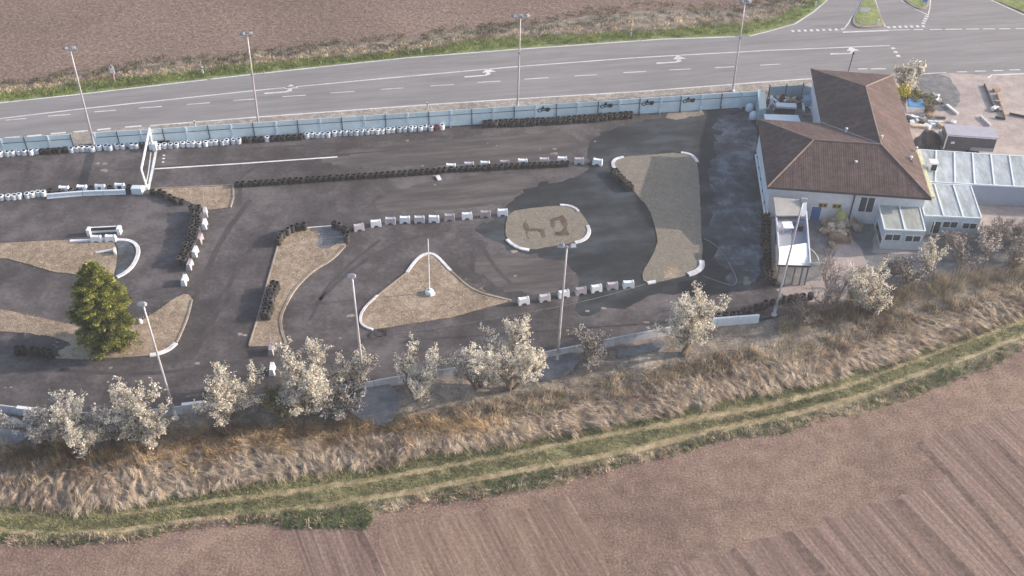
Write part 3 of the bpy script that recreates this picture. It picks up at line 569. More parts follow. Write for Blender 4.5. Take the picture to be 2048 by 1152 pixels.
def tyres(pts, where, seq='k', sp=.62, jit=.06, tall=False, double=0, z=0.0):
    P = [G(*p) for p in pts]; L = [0]
    for i in range(1, len(P)): L.append(L[-1]+(P[i]-P[i-1]).length)
    n = int(L[-1]/sp)+1; out = 0
    for i in range(n):
        d = i*sp; k = max(j for j in range(len(L)) if L[j] <= d+1e-6); k = min(k, len(P)-2)
        p = P[k].lerp(P[k+1], (d-L[k])/(L[k+1]-L[k])); dr = (P[k+1]-P[k]).normalized(); nr = Vector((-dr.y, dr.x, 0))
        for r_ in range(1+(1 if double else 0)):
            c = seq[i % len(seq)] if len(seq) < 8 else seq[min(i, len(seq)-1)]
            me = (TM4.get(c) or TM[c]) if tall else TM[c]
            q = p+nr*(r_*double)+Vector((rnd.gauss(0, jit), rnd.gauss(0, jit), z))
            o = link('tyre_stack', me, None, q, rnd.uniform(0, 6)); o.scale = (1, 1, rnd.uniform(.94, 1.05)*(1.15 if tall else 1)); o.rotation_euler = (rnd.gauss(0, .04), rnd.gauss(0, .04), o.rotation_euler[2])
            tag(o, f"{CN[c]} tyre stack {where}", 'tyre stack', f"{CN[c]} tyre stacks {where}"); NT[0] += 1
F_ = 'along the blue fence left of the gantry'
tyres([(4, 312), (250, 296.5)], F_, 'wwwwwwwkkkkkwwwwwwwwwwwwwwwbb')
tyres([(264, 296), (292, 294.5)], F_, 'wwkk', sp=.6)
tyres([(264, 291), (300, 288)], F_, 'kkkk', sp=.6); tyres([(313, 290), (345, 287.5)], 'along the blue fence just right of the gantry', 'kkkk', sp=.6)
tyres([(320, 297), (480, 286)], 'along the blue fence between gantry and second lamp post', 'w'*17+'k')
tyres([(490, 284), (604, 278)], 'along the blue fence at the second lamp post', 'kgkkwkkkkgkkkk')
tyres([(614, 275.5), (892, 257.5)], 'along the blue fence right of the second lamp post', 'w'*24+'r'+'w'*5)
tyres([(970, 250), (1120, 243), (1264, 232)], 'below the kart emblems of the blue fence', 'kkgkkkkk', double=-.45)
tyres([(476, 373), (640, 362), (840, 348.5), (900, 343), (1142, 331)], 'in the long row across the middle of the track', 'kkkgkkkk', sp=.62, jit=.03)
tyres([(-30, 402), (0, 400), (45, 395.5), (98, 389.5)], 'in the row at the left edge above the pale barrier', 'w'*14+'kkk', sp=.6)
tyres([(104, 388), (180, 382), (260, 378)], 'lined up behind the pale blue barrier panels', 'kkg', sp=1.0)
tyres([(306, 388), (318, 390), (332, 396), (344, 400), (358, 407), (367, 411)], 'on the edge of the small island by the gantry', 'k', sp=.78, jit=.1)
tyres([(398, 424), (400, 438), (398, 462), (392, 482), (386, 500), (376, 520), (368, 535)], 'in the double row beside the upright line of white blocks', 'kkgk', sp=.64, tall=True, double=-.6)
tyres([(560, 490), (563, 482), (572, 473), (584, 466), (596, 461), (613, 459)], 'round the upper left end of the long upright island', 'kg', sp=.6, tall=True)
tyres([(669, 457), (680, 460), (691, 466), (695, 476), (693, 488)], 'round the upper right end of the long upright island', 'kg', sp=.6, tall=True)
tyres([(556, 578), (549, 596), (541, 622), (534, 644)], 'in the slanting row on the long upright island', 'kgk', sp=.62, tall=True, double=-.4)
tyres([(1230, 346), (1240, 358), (1254, 372), (1266, 386)], 'on the left edge of the large bean shaped island', 'kgk', sp=.6, double=-.25)
tyres([(1534, 436), (1537, 480), (1541, 530), (1544, 574)], 'in the double column beside the raised terrace', 'kgkk', sp=.68, double=-.5, jit=.07)
tyres([(1424, 640), (1470, 634), (1500, 626), (1540, 612), (1580, 602), (1622, 598)], 'in the row at the lower right corner of the track', 'kgkk', sp=.64, jit=.09, z=.1)
tyres([(42, 706), (60, 708), (84, 711), (112, 715)], 'in the short row left of the conifer', 'k', sp=.56, tall=True)
# ================================================================== barrier blocks
def block_mesh(m, wd=1.08, ht=.74):
    h = wd/2; out = [(-h, 0), (-.26, 0), (-.22, .13), (-.1, .2), (.1, .2), (.22, .13), (.26, 0), (h, 0), (h, ht*.55), (h-.03, ht), (h-.14, ht), (h-.2, ht-.05), (-h+.2, ht-.05), (-h+.14, ht), (-h+.03, ht), (-h, ht*.55)]
    b = MB(); vs = []
    for s_ in (-1, 1):
        for x, z in out: vs.append((x, s_*(.27-.1*z/ht), z))
    n = len(out); tri = tessellate_polygon([[Vector((x, z, 0)) for x, z in out]])
    b.add(vs, [(i, (i+1) % n, n+(i+1) % n, n+i) for i in range(n)]+[tuple(t) for t in tri]+[tuple(n+i for i in t)[::-1] for t in tri])
    o = b.build('barrier_block', m, bevel=.03); return o
BW = block_mesh(m_bw); BG = block_mesh(m_bg)
for o in (BW, BG): COL.objects.unlink(o)
ORD = ['first', 'second', 'third', 'fourth', 'fifth', 'sixth', 'seventh', 'eighth', 'ninth', 'tenth']
def blocks(pts, seq, where, rz=None, side='left'):
    P = [G(*p) for p in pts]
    for i, p in enumerate(P):
        d = (P[min(i+1, len(P)-1)]-P[max(i-1, 0)]); o = (BW if seq[i] == 'w' else BG).copy(); COL.objects.link(o); o.name = 'barrier_block'
        o.location = p; o.rotation_euler = (0, 0, (atan2(d.y, d.x) if rz is None else rz[i])+rnd.gauss(0, .03))
        tag(o, f"{'white' if seq[i] == 'w' else 'faded grey'} plastic block, {ORD[i]} from the {side} {where}", 'barrier block', 'plastic barrier blocks '+where)
blocks([(902, 339), (938, 335.5), (970, 334), (1009, 332), (1045, 329.5), (1088, 327), (1124, 325), (1158, 327), (1195, 329)], 'wgwgwgwgw', 'behind the long tyre row', rz=[.03]*8+[-.3])
blocks([(718, 460), (752, 452), (781, 447), (810, 444.5), (839, 444), (868, 443), (899, 440), (934, 437), (971, 433.5), (1005, 430)], 'gwgwgwgwgw', 'in the row at the rounded island', rz=[.28, .18, .05, .05, 0, .03, .05, .08, .08, .08])
blocks([(1047, 607), (1089, 601), (1127, 593), (1161, 587), (1192, 582), (1224, 577), (1256, 574)], 'wgwgwgw', 'in the row below the rounded islands')
blocks([(411, 430), (410, 454), (401, 483), (391, 509), (380.5, 535), (370, 566)], 'gwgwgw', 'in the upright line at the left bend', side='top')
blocks([(543, 704), (545, 744)], 'gw', 'below the long upright island', rz=[pi/2+.1, pi/2+.1], side='top')
blocks([(194, 483), (223, 482)], 'ww', 'on the left island', rz=[0, 0])
b = MB(); q0 = G(180, 469); q1 = G(240, 466)
for z_ in (.15, .6): b.beam(q0+Vector((0, .25, z_)), q1+Vector((0, .25, z_)), .16, .22)
b.beam(q0+Vector((0, .1, .55)), q1+Vector((0, .1, .55)), .05, .35, 1)
for t in (0, 1): p = q0.lerp(q1, t); b.box((p.x, p.y, .38), (.35, .7, .76))
tag(b.build('barrier_rail', [m_bw, m_dark], bevel=.03), 'white barrier rail with black core behind two white blocks on the left island', 'barrier rail')
for (u0, v0, u1, v1, lab) in ((95, 397, 166, 391, 'left pale barrier panel in the row at the left edge'), (167, 391, 207, 389.5, 'middle pale blue barrier panel in the row left of the gantry'), (207.6, 389.5, 252, 388, 'right pale blue barrier panel in the row left of the gantry')):
    b = MB(); p = G(u0, v0); q = G(u1, v1); b.beam(p+Vector((0, 0, .29)), q+Vector((0, 0, .29)), .24, .58); b.beam(p+Vector((0, -.17, .1)), q+Vector((0, -.17, .1)), .1, .14); tag(b.build('barrier_board', m_bb, bevel=.04), lab, 'barrier panel')
b = MB(); p = G(276, 386); b.box((p.x, p.y, .4), (1.15, .7, .8)); b.box((p.x, p.y+.5, .3), (1.3, .3, .6)); tag(b.build('barrier_board', [m_bb], bevel=.05), 'short pale blue barrier box beside the foot of the gantry', 'barrier panel')
for i, (u, v) in enumerate(((130, 384), (166, 382), (202, 380.5), (241, 378.5))):
    o = BW.copy(); COL.objects.link(o); o.name = 'barrier_block'; o.location = G(u, v); tag(o, f'white barrier block, {ORD[i]} from the left behind the pale blue panels', 'barrier block', 'white blocks behind the pale blue panels')
# ================================================================== start gantry
zf = 2.35; pf = G(305, 294); pn = G(294.5, 377); pf2 = G(313, 298)
g0 = empty('start_gantry', pf, 'white start gantry spanning the kart track', 'gantry')
def gp(name, a, b_, w, m=m_paint, h=None):
    q = MB(); q.beam(Vector(a)-pf, Vector(b_)-pf, w, h or w); return q.build(name, m, g0)
tf = G(299, 257, zf); tn = G(282.5, 339, zf)
gp('post', pf, tf, .16); gp('post', pn, tn, .16); gp('beam', tf, tn, .14, h=.3)
gp('brace', pf+Vector((0, 0, .05)), tf.lerp(pf, .35), .06, m_dark)
b = MB(); q = G(311, 299)-pf; b.box((q.x, q.y, .45), (.5, .7, .9)); b.box((q.x-.45, q.y+.1, .4), (.4, .5, .8)); b.build('base_block', m_bw, g0, bevel=.04)
b = MB(); q = pn-pf; b.box((q.x, q.y-.05, .2), (.5, .5, .4)); b.build('base_block', m_bw, g0, bevel=.04)
# ================================================================== floodlight masts
masts = [((188, 288), (140, 98), 11.9, 2, 'leftmost tall floodlight mast behind the blue fence'), ((520, 270), (494, 69), 12.7, 2, 'second tall floodlight mast from the left along the blue fence'), ((1035, 215), (1041, 33), 11.9, 3, 'tall floodlight mast with three lamps beside the first kart emblem'), ((1465, 182), (1490, 5), 11.6, 2, 'tall floodlight mast at the right end of the blue fence'),
         ((352, 838), (286, 609), 12.7, 1, 'leftmost floodlight mast among the blossom trees, near the conifer'), ((730, 788), (704, 553), 12.9, 1, 'floodlight mast on the concrete pad in the middle of the blossom trees'), ((1114, 724), (1134, 492), 13.1, 2, 'floodlight mast whose lamps reach the small rounded island'), ((1548, 630), (1606, 402), 12.0, 1, 'floodlight mast standing in front of the raised terrace')]
for (bu, bv), (tu, tv), h, nl, lab in masts:
    o0 = G(bu, bv); top = G(tu, tv, h)-o0; e = empty('floodlight_mast', o0, lab, 'floodlight mast', 'floodlight masts round the kart track')
    b = MB(); b.tube([Vector((0, 0, 0)), top*.3, top*.65, top], [.13, .11, .09, .07], 8); b.build('pole', m_steel, e, smooth=True)
    b = MB(); b.lathe([(.28, 0), (.28, .12), (.16, .2), (.14, 1.1), (.13, 1.15)], 10); b.build('base', m_conc, e)
    aw_ = .25 if nl == 1 else .75; b = MB(); b.beam(top+Vector((-aw_, 0, -.1)), top+Vector((aw_, 0, -.1)), .08, .1); b.build('crossarm', m_steel, e)
    offs = {1: [0], 2: [-.45, .45], 3: [-.8, .0, .8]}[nl]
    for x in offs:
        lb = MB(); sz = .62 if nl == 1 else .46
        lb.box((0, 0, 0), (sz, sz*.8, .2)); lb.box((0, 0, .13), (sz*.7, sz*.5, .08)); c = top+Vector((x, -.15, .18))
        fo = lb.build('floodlight', m_lampf, e, c, rz=x*.8, bevel=.02); fo.rotation_euler = (radians(-35 if bv > 400 else 35), 0, x*.8)
        lb = MB(); lb.box((0, 0, -.115), (sz*.9, sz*.7, .03)); lb.build('lens', m_lampg, fo)
    b = MB(); q = top*.62; b.box((q.x, q.y-.12, q.z), (.22, .2, .3)); b.build('junction_box', m_lampf, e) if bv < 400 else b.build('junction_box', m_lampf, e, Vector((0, 0, -q.z+1.5)))
# flagpole
o0 = G(859, 587); e = empty('flagpole', o0, 'thin white flagpole in a white base on the triangular island', 'flagpole')
b = MB(); t = G(856, 478, 6.5)-o0; b.tube([(0, 0, .3), t], [.07, .045], 8); b.build('pole', m_paint, e)
b = MB(); b.lathe([(.42, 0), (.44, .2), (.36, .42), (.15, .5)], 12); b.box((.25, -.25, .22), (.5, .45, .42), .5); b.build('base', m_bw, e, bevel=.03)
# road furniture
for (u, v, h, lab) in ((406, 148, 1.0, 'white roadside marker post between the two left masts'), (843, 105, 1.0, 'white roadside marker post on the far verge left of the third mast'), (1262, 73, 1.0, 'white roadside marker post on the far verge right of the third mast'), (391, 255, .9, 'short white post on the gravel strip right of the gantry'), (855, 219, 1., 'short white post on the gravel strip at the middle of the fence'), (1631, 13, 1.1, 'white marker post at the mouth of the side road'), (1470, 140, 1.4, 'small post with round white head beside the right mast'), (1993, 128, .01, '')):
    if not lab: continue
    b = MB(); b.prism([(-.09, -.05), (.09, -.05), (.09, .05), (-.09, .05)], 0, h); b.box((0, 0, h-.2), (.19, .11, .12), mi=1); tag(b.build('marker_post', [m_paint, m_dark], loc=G(u, v)), lab, 'marker post')
e = empty('road_sign', G(231, 166), 'tall narrow white sign seen edge-on on the grass verge at the left', 'road sign')
b = MB(); b.tube([(0, 0, 0), (-.05, 0, 2.4)], .05, 6); b.build('post', m_steel, e); b = MB(); b.lathe([(.0, 0), (.34, .3), (.34, 1.1), (.0, 1.5)], 12); so_ = b.build('sign_plate', m_paint, e, (-.05, 0, 1.05)); so_.scale = (.9, .15, 1)
b = MB(); b.add([(-.1, -.2, 0), (.12, -.2, 0), (.05, -.2, .5), (-.06, -.2, .5)], [(0, 1, 2, 3)]); b.box((0, 0, 1.3), (.2, .1, .3)); 
b.build('sign_top', m_red, e, (-.07, 0, .95))
e = empty('street_sign', G(1697, 142), 'dark post standing behind the far gable of the tiled house', 'post'); b = MB(); b.tube([(0, 0, 0), (.1, 0, 2.6)], .06, 6); b.build('post', m_dark, e)
b = MB(); b.box((.1, 0, 2.5), (.2, .15, .3)); b.build('cap', m_dark, e)
# islands of the junction
for px, lab in (([(1726, 0), (1709, 30), (1704, 46), (1711, 54), (1726, 57.5), (1766, 54), (1769, 50), (1760, 28), (1748, 0), (1742, -40), (1735, -40)], 1), ([(1795, -25), (1808, 0), (1818, 9), (1836, 19), (1850, 19), (1858, 10), (1860, 0), (1858, -25)], 2)):
    P = [G(*p) for p in px]; q = smoothpoly(P, 2); b = MB(); b.prism(q, 0, .14, bot=False); o = b.build('traffic_island', m_kerbc); tag(o, kind='structure')
    c = sum(P, Vector())/len(P); b = MB(); b.prism([c+(p-c)*.84 for p in q], .0, .17, bot=False); tag(b.build('traffic_island_grass', m_roadgreen), kind='structure')
def sign(u, v, h, plate, lab, m):
    e = empty('road_sign', G(u, v), lab, 'road sign'); b = MB(); b.tube([(0, 0, 0), (0, 0, h)], .04, 6); b.build('post', m_steel, e)
    b = MB()
    if plate == 'round': b.lathe([(0, -.03), (.4, -.03), (.4, .03), (0, .03)], 16); s_ = b.build('sign_plate', m, e, (0, -.08, h-.3)); s_.rotation_euler = (radians(75), 0, .2)
    else:
        b.add([(-.7, 0, -.28), (.45, 0, -.28), (.75, 0, 0), (.45, 0, .28), (-.7, 0, .28)], [(0, 1, 2, 3, 4)]); b.add([(-.7, .05, -.28), (.45, .05, -.28), (.75, .05, 0), (.45, .05, .28), (-.7, .05, .28)], [(4, 3, 2, 1, 0)]); s_ = b.build('sign_plate', m, e, (0, -.06, h-.3))
sign(1724, 47, 2.4, 'arrow', 'white pointed direction sign on the triangular traffic island', m_paint)
sign(1846, 16, 1.6, 'round', 'round blue sign on the right traffic island', m_signblue)
b = MB(); b.prism([(-.09, -.05), (.09, -.05), (.09, .05), (-.09, .05)], 0, .9); tag(b.build('marker_post', m_bw, loc=G(1755, 51)), 'small white marker at the right corner of the triangular traffic island', 'marker post')
# ================================================================== concrete wall along the front
WP = [G(u, v+.5, 1.0) for u, v in wall_pts[1:]]
cw = empty('concrete_wall', Vector((WP[0].x, WP[0].y, 0)), 'low grey concrete wall between the kart track and the blossom trees', 'wall'); o0 = cw.location.copy()
L = [0]
for i in range(1, len(WP)): L.append(L[-1]+(WP[i]-WP[i-1]).length)
def wat(d):
    k = max(j for j in range(len(L)) if L[j] <= d+1e-9); k = min(k, len(WP)-2); p = WP[k].lerp(WP[k+1], (d-L[k])/(L[k+1]-L[k])); return Vector((p.x, p.y, 0))-o0
d = 0; i = 0; step = 2.0
while d+step < L[-1]:
    a = wat(d); c = wat(d+step-.03); dz = rnd.gauss(0, .012); b = MB(); wh = L[-1]-d < 10
    b.beam(a+Vector((0, 0, .47+dz)), c+Vector((0, 0, .47+dz)), .14+(.08 if wh else 0), 1.0)
    b.build('panel', m_bb if wh else m_conc, cw, bevel=.01); i += 1; d += step
for (u0, v0, u1, v1) in ((33, 814, 69, 818.5), (363, 809, 403, 804), (112, 819.5, 140, 822)):
    b = MB(); b.beam(G(u0, v0, 1.04)-o0, G(u1, v1, 1.04)-o0, .32, .06); b.build('cap', m_paint, cw)
# ================================================================== tiled house
ZE, ZR = 4.0, 6.3
A, B_, C_, D_, E_, I_ = G(1515, 238, ZE), G(1535, 374, ZE), G(1863, 397, ZE), G(1622, 138, ZE), G(1786, 150, ZE), G(1643, 246, ZE)
R1, R2, R3 = G(1627, 280, ZR), G(1762, 289, ZR), G(1731, 173, ZR)
ho = Vector((B_.x, B_.y, 0)); house = empty('house', ho, 'white rendered house with an L shaped brown hipped tile roof', 'house')
faces = [(A, B_, R1), (B_, C_, R2, R1), (A, R1, R2, I_), (I_, R2, R3, D_), (D_, R3, E_), (E_, R3, R2, C_)]
eav = [(A, B_), (B_, C_), (I_, A), (D_, I_), (E_, D_), (C_, E_)]
me = bpy.data.meshes.new('roof'); vs = []; fs = []; uvs = []
for f, (a, c) in zip(faces, eav):
    ux = (c-a); ux.z = 0; ux.normalize(); n = (f[1]-f[0]).cross(f[2]-f[0]).normalized(); vy = n.cross(ux); base = len(vs)
    for p in f: vs.append(tuple(p-ho)); uvs.append(((p-a).dot(ux), abs((p-a).dot(vy))))
    fs.append(tuple(range(base, base+len(f))))
outl = [A, B_, C_, E_, D_, I_]; base = len(vs)
for p in outl: vs.append(tuple(p-ho-Vector((0, 0, .004)))); uvs.append((0, 0))
for p in outl: vs.append(tuple(p-ho-Vector((0, 0, .2)))); uvs.append((0, 0))
for i in range(6): fs.append((base+i, base+(i+1) % 6, base+6+(i+1) % 6, base+6+i))
tri = tessellate_polygon([[Vector((p.x, p.y, 0)) for p in outl]])
for t in tri: fs.append(tuple(base+6+i for i in t))
me.from_pydata(vs, [], fs); uvl = me.uv_layers.new(name='UVMap')
for lp in me.loops: uvl.data[lp.index].uv = uvs[lp.vertex_index]
me.materials.append(m_roof); me.materials.append(m_dark)
for p in me.polygons: p.material_index = 0 if p.index < 6 else 1
roof = link('roof', me, house)
b = MB()
for a, c in ((R1, B_), (R3, E_), (R3, R2), (R1, R2), (R1, A), (R2, C_), (R3, D_)): b.tube([a-ho+Vector((0, 0, .03)), c-ho+Vector((0, 0, .03))], .085, 6)
b.build('ridge_cap', m_ridge, roof)
b = MB(); b.tube([I_-ho+Vector((0, 0, .04)), R2-ho+Vector((0, 0, .0))], .09, 6); b.build('valley_flashing', m_lead, roof)
b = MB(); b.tube([B_-ho+Vector((0, -.08, -.1)), C_-ho+Vector((0, -.08, -.1))], .07, 6); b.build('gutter', m_dark, roof)
for (u, v, z, s_) in ((1711, 328, 5.2, .22), (1692, 262, 5.2, .2), (1763, 277, 6.2, .2), (1821, 319, 4.6, .25), (1832, 300, 4.3, .2)):
    p = G(u, v, z)-ho; b = MB(); b.lathe([(s_*.5, -.3), (s_*.5, .25), (s_*.8, .3), (s_*.8, .36), (0, .42)], 8); b.build('roof_vent', m_paint, roof, p)
p = G(1811, 318, 4.75)-ho; b = MB(); b.beam(p+Vector((-.7, .1, .05)), p+Vector((.7, -.25, -.15)), .28, .16); b.build('snow_guard', m_dark, roof)
def off(poly, dd):
    n = len(poly); out = []
    for i in range(n):
        p0, p1, p2 = poly[i-1], poly[i], poly[(i+1) % n]; a = (p1-p0); c = (p2-p1); a.z = c.z = 0; a.normalize(); c.normalize()
        na = Vector((-a.y, a.x, 0)); nc = Vector((-c.y, c.x, 0)); bi = (na+nc).normalized(); out.append(p1+bi*(dd/max(.3, bi.dot(na))))
    return out
wpoly = off(outl, .42)
b = MB(); b.prism([p-ho for p in wpoly], -.05, ZE-.21, bot=False, top=False); b.build('wall', m_wall, house)
wd = (wpoly[2]-wpoly[1]).normalized(); wp = wpoly[1]
wn = Vector((wd.y, -wd.x, 0))
def opening(name, u0, v0, u1, v1, mi, fr=.08, panes=1, parent=None, p0=wp, dv=wd, o=ho, mf=m_frame, sill=False):
    a = onwall(u0, v0, p0, dv); c = onwall(u1, v1, p0, dv); n = Vector((dv.y, -dv.x, 0)); wdt = abs((c-a).dot(dv)); ht = abs(a.z-c.z); ctr = (a+c)/2-o
    rz = atan2(dv.y, dv.x); b = MB(); b.box(ctr+n*.03, (wdt+fr, .08, ht+fr), rz); f = b.build(name, mf, parent)
    w1 = wdt/panes
    for i in range(panes):
        b = MB(); b.box(ctr+n*.072+dv*((i+.5)*w1-wdt/2), (w1-.09, .02, ht-.06), rz); b.build('pane' if mi is m_glass else 'leaf', mi, f)
    return f
b = MB(); opening('door', 1624, 412, 1638, 441, m_blue, parent=house)
opening('window', 1638.5, 406, 1653, 414, m_glass, panes=2, parent=house, mf=m_yel); opening('window', 1666, 408, 1681, 416, m_glass, panes=2, parent=house, mf=m_yel)
opening('door', 1722, 393, 1744, 424, m_glass, panes=2, parent=house)
# recessed corner post and white pipe on the left
b = MB(); q = onwall(1708, 395, wp, wd)-ho; b.box((q.x, q.y-.1, 1.9), (.1, .12, 3.7)); b.build('downpipe', m_dark, house)
b = MB(); q0 = G(1513, 312)-ho; q1 = G(1533, 428)-ho
g_ = empty('guard_rail', G(1513, 312), 'long white double guard rail beside the left wall of the house', 'guard rail'); o1 = g_.location
for dx, nm in ((0, 'rail'), (.3, 'rail')):
    b = MB(); b.beam(G(1511, 310, .8)-o1+Vector((dx, 0, 0)), G(1529, 426, .8)-o1+Vector((dx, 0, 0)), .14, .22); b.build(nm, m_bw, g_)
for t in (0, .2, .4, .6, .8, 1):
    b = MB(); q = (G(1511, 310, .8)-o1).lerp(G(1529, 426, .8)-o1, t); b.box((q.x+.15, q.y, .35), (.2, .1, .7)); b.build('post', m_dark, g_)
# ================================================================== container rooms
def P2(x, y): return Vector((x, y, 0))
def room(label, poly, h, mr, seams, openings, cat='container room', front=None, mw=None):
    o = Vector((poly[0].x, poly[0].y, 0)); e = empty('container_room', o, label, cat); q = [p-o for p in poly]
    b = MB(); b.prism(q, 0.05, h-.08, bot=False, top=False); b.build('wall', mw or m_cont, e)
    b = MB(); b.prism(q, h-.1, h, bot=False); rf = b.build('roof', mr, e)
    n = len(q); b = MB()
    for i in range(n): b.beam(q[i]+Vector((0, 0, h-.02)), q[(i+1) % n]+Vector((0, 0, h-.02)), .12, .14)
    b.build('roof_edge', m_seam, rf)
    for a, c in seams:
        b = MB(); b.beam(a-o+Vector((0, 0, h+.03)), c-o+Vector((0, 0, h+.03)), .13, .08); b.build('roof_seam', m_seam, rf)
    for f in openings: f(e, o)
    return e
Z2 = 2.5
a1, a2, a3, a4 = P2(37.01, 87.87), P2(40.99, 87.71), P2(41.72, 93.2), P2(37.55, 93.25)
d1 = (a2-a1).normalized()
def ops1(e, o):
    for u0, u1 in ((1771, 1785), (1786, 1800)): pass
    for u0, v0, u1, v1 in ((1771, 467.5, 1799, 480.5), (1811.5, 470.5, 1839, 483)): opening('window', u0, v0, u1, v1, m_glass, panes=2, parent=e, p0=a1, dv=d1, o=o)
    dl = (a1-a4).normalized(); f = opening('door', 1752.5, 453, 1765.5, 478, m_glass, parent=e, p0=a4, dv=dl, o=o, panes=2)
room('pale container room with two double windows, nearest to the verge', [a1, a2, a3, a4], Z2, m_controld, [((a1+a2)/2, (a3+a4)/2)], [ops1])
b1, b2, b3, b4 = P2(41.62, 90.27), P2(47.28, 89.94), P2(47.98, 95.7), P2(42.3, 96.0)
d2 = (b2-b1).normalized()
def ops2(e, o):
    for u0, v0, u1, v1 in ((1887, 442, 1913, 455), (1926, 445, 1951, 457)): opening('window', u0, v0, u1, v1, m_glass, panes=2, parent=e, p0=b1, dv=d2, o=o)
    opening('door', 1866, 442, 1876.5, 466, m_glass, parent=e, p0=b1, dv=d2, o=o)
    b = MB(); p = onwall(1866, 466, b1, d2); p.z = 0; q = p-o; b.box((q.x-.35, q.y-.45, 1.05), (.05, .85, 2.0), radians(-25)); dr = b.build('door', m_frame, e)
    b = MB(); b.box((q.x-.39, q.y-.46, 1.1), (.02, .6, 1.6), radians(-25)); b.build('pane', m_glass, dr)
room('pale container room with an open white door, in the middle of the three', [b1, b2, b3, b4], Z2+.03, m_contr, [(b1.lerp(b2, .34), b4.lerp(b3, .34)), (b1.lerp(b2, .68), b4.lerp(b3, .68))], [ops2])
c1, c2, c3, c4 = P2(42.4, 96.35), P2(66, 94.7), P2(66.9, 100.2), P2(44.31, 102.5)
sm = []
for i in range(11):
    t = (.085+i*.083*1.03)
    if t < .98: sm.append((c1.lerp(c2, t), c4.lerp(c3, t)))
room('long pale grey container wing running out of the right edge of the photo', [c1, c2, c3, c4], Z2+.06, m_contr, sm, [], mw=flat('grey_blue_cladding', (146, 156, 174), var=7))
b = MB(); q0 = G(1837, 302, 2.75); q1 = G(1866, 395, 2.75); b.beam(q0, q1, .35, .25); tag(b.build('roof_gutter', flat('stained_flashing', (206, 204, 172), var=16)), 'pale yellowish gutter strip between the tiled roof and the container wing', 'gutter')
b = MB(); q = G(1863, 338, 2.56); b.box((q.x, q.y, 3.0), (.8, .8, .9), -.1); b.box((q.x, q.y, 3.5), (.95, .95, .12), -.1); o = b.build('chimney', m_paint, bevel=.02); tag(o, 'white chimney box with a dark vent standing on the container wing', 'chimney')
b = MB(); b.box((q.x+.02, q.y-.42, 3.0), (.55, .04, .7), -.1); b.build('vent', m_dark, o)
# ================================================================== raised terrace
ZT = 2.3
t1, t2, t3, t4 = G(1559, 531, ZT), G(1619, 534, ZT), G(1611, 430, ZT), G(1551, 428, ZT)
o = Vector((t1.x, t1.y, 0)); ter = empty('raised_terrace', o, 'white raised viewing terrace on posts against the front of the tiled house', 'terrace')
q = [p-o for p in (t1, t2, t3, t4)]
for p in q: p.z = 0
b = MB(); b.prism(q, ZT-.15, ZT); b.build('deck', flat('grey_deck', (158, 160, 172), var=8), ter)
for (i, j, hh, mm) in ((3, 0, .4, m_wall), (1, 2, .55, m_wall)):
    b = MB(); b.beam(q[i]+Vector((0, 0, ZT+hh/2)), q[j]+Vector((0, 0, ZT+hh/2)), .12, hh); b.build('side_panel', mm, ter)
b = MB(); b.beam(q[3]+Vector((-.12, 0, ZT/2-.1)), q[0]+Vector((-.12, 1.5, ZT/2-.1)), .1, ZT-.2); b.build('side_wall', m_pad, ter)
for t in (0.02, .28, .55, .8, .98):
    b = MB(); p = q[0].lerp(q[1], t); b.box((p.x, p.y+.1, ZT/2-.07), (.12, .12, ZT-.14)); b.build('post', m_pad, ter)
    b = MB(); p = q[3].lerp(q[2], t); b.box((p.x, p.y-1.5, ZT/2-.07), (.12, .12, ZT-.14)); b.build('post', m_dark, ter)
# rear lean-to roof
l1, l2, l3, l4 = G(1552, 431, 2.9), G(1602, 431, 2.9), G(1602, 399, 3.3), G(1547, 394, 3.3)
b = MB(); vs = [p-o for p in (l1, l2, l3, l4)]; b.add(vs+[p-Vector((0, 0, .12)) for p in vs], [(0, 1, 2, 3), (7, 6, 5, 4), (0, 4, 5, 1), (1, 5, 6, 2), (2, 6, 7, 3), (3, 7, 4, 0)]); b.build('rear_roof', flat('beige_sheet', (178, 172, 168), var=12), ter)
b = MB(); b.beam(vs[1]+Vector((.35, .2, -.5)), vs[2]+Vector((.3, 0, .0)), .5, .7); b.build('side_panel', m_wall, ter)
aw = [G(1559, 512, 3.3), G(1617, 513, 2.7), G(1614, 486, 2.75), G(1559, 494, 3.35)]
b = MB(); vs = [p-o for p in aw]; fr = [p-o for p in (G(1557, 529, 2.9), G(1620, 531, 2.45))]
b.add([vs[3], vs[2], vs[1], vs[0], fr[1], fr[0]], [(0, 1, 2, 3), (3, 2, 4, 5)]); ob = b.build('awning', flat('white_canvas', (250, 250, 250), var=4), ter); sd = ob.modifiers.new('s', 'SOLIDIFY'); sd.thickness = .08
b = MB(); b.beam(fr[0]+Vector((-.1, 0, -.12)), fr[1]+Vector((.1, 0, -.12)), .12, .14); b.build('front_rail', m_dark, ter)
b = MB(); b.beam(q[0]+Vector((.0, .05, ZT+.35)), q[1]+Vector((0, .05, ZT+.35)), .08, .1); b.build('front_rail', m_bw, ter)
def place(u, v, z): p = G(u, v, z); return p
e = empty('table', place(1573, 462, ZT), 'white square table on the raised terrace', 'table'); b = MB(); b.box((0, 0, .74), (1.0, 1.1, .06), .03); b.build('table_top', m_bw, e)
for x in (-.4, .4):
    for y in (-.45, .45): b = MB(); b.box((x, y, .355), (.06, .06, .71)); b.build('leg', m_steel, e)
e = empty('chair', place(1588, 462, ZT), 'blue chair between the white table and the black box on the terrace', 'chair'); mbl = flat('blue_fabric', (78, 88, 140))
b = MB(); b.box((0, 0, .45), (.5, .5, .07)); b.build('seat', mbl, e); b = MB(); b.box((.05, .25, .72), (.5, .06, .5)); b.build('backrest', mbl, e)
for x in (-.2, .2):
    for y in (-.2, .2): b = MB(); b.box((x, y, .205), (.04, .04, .41)); b.build('leg', m_dark, e)
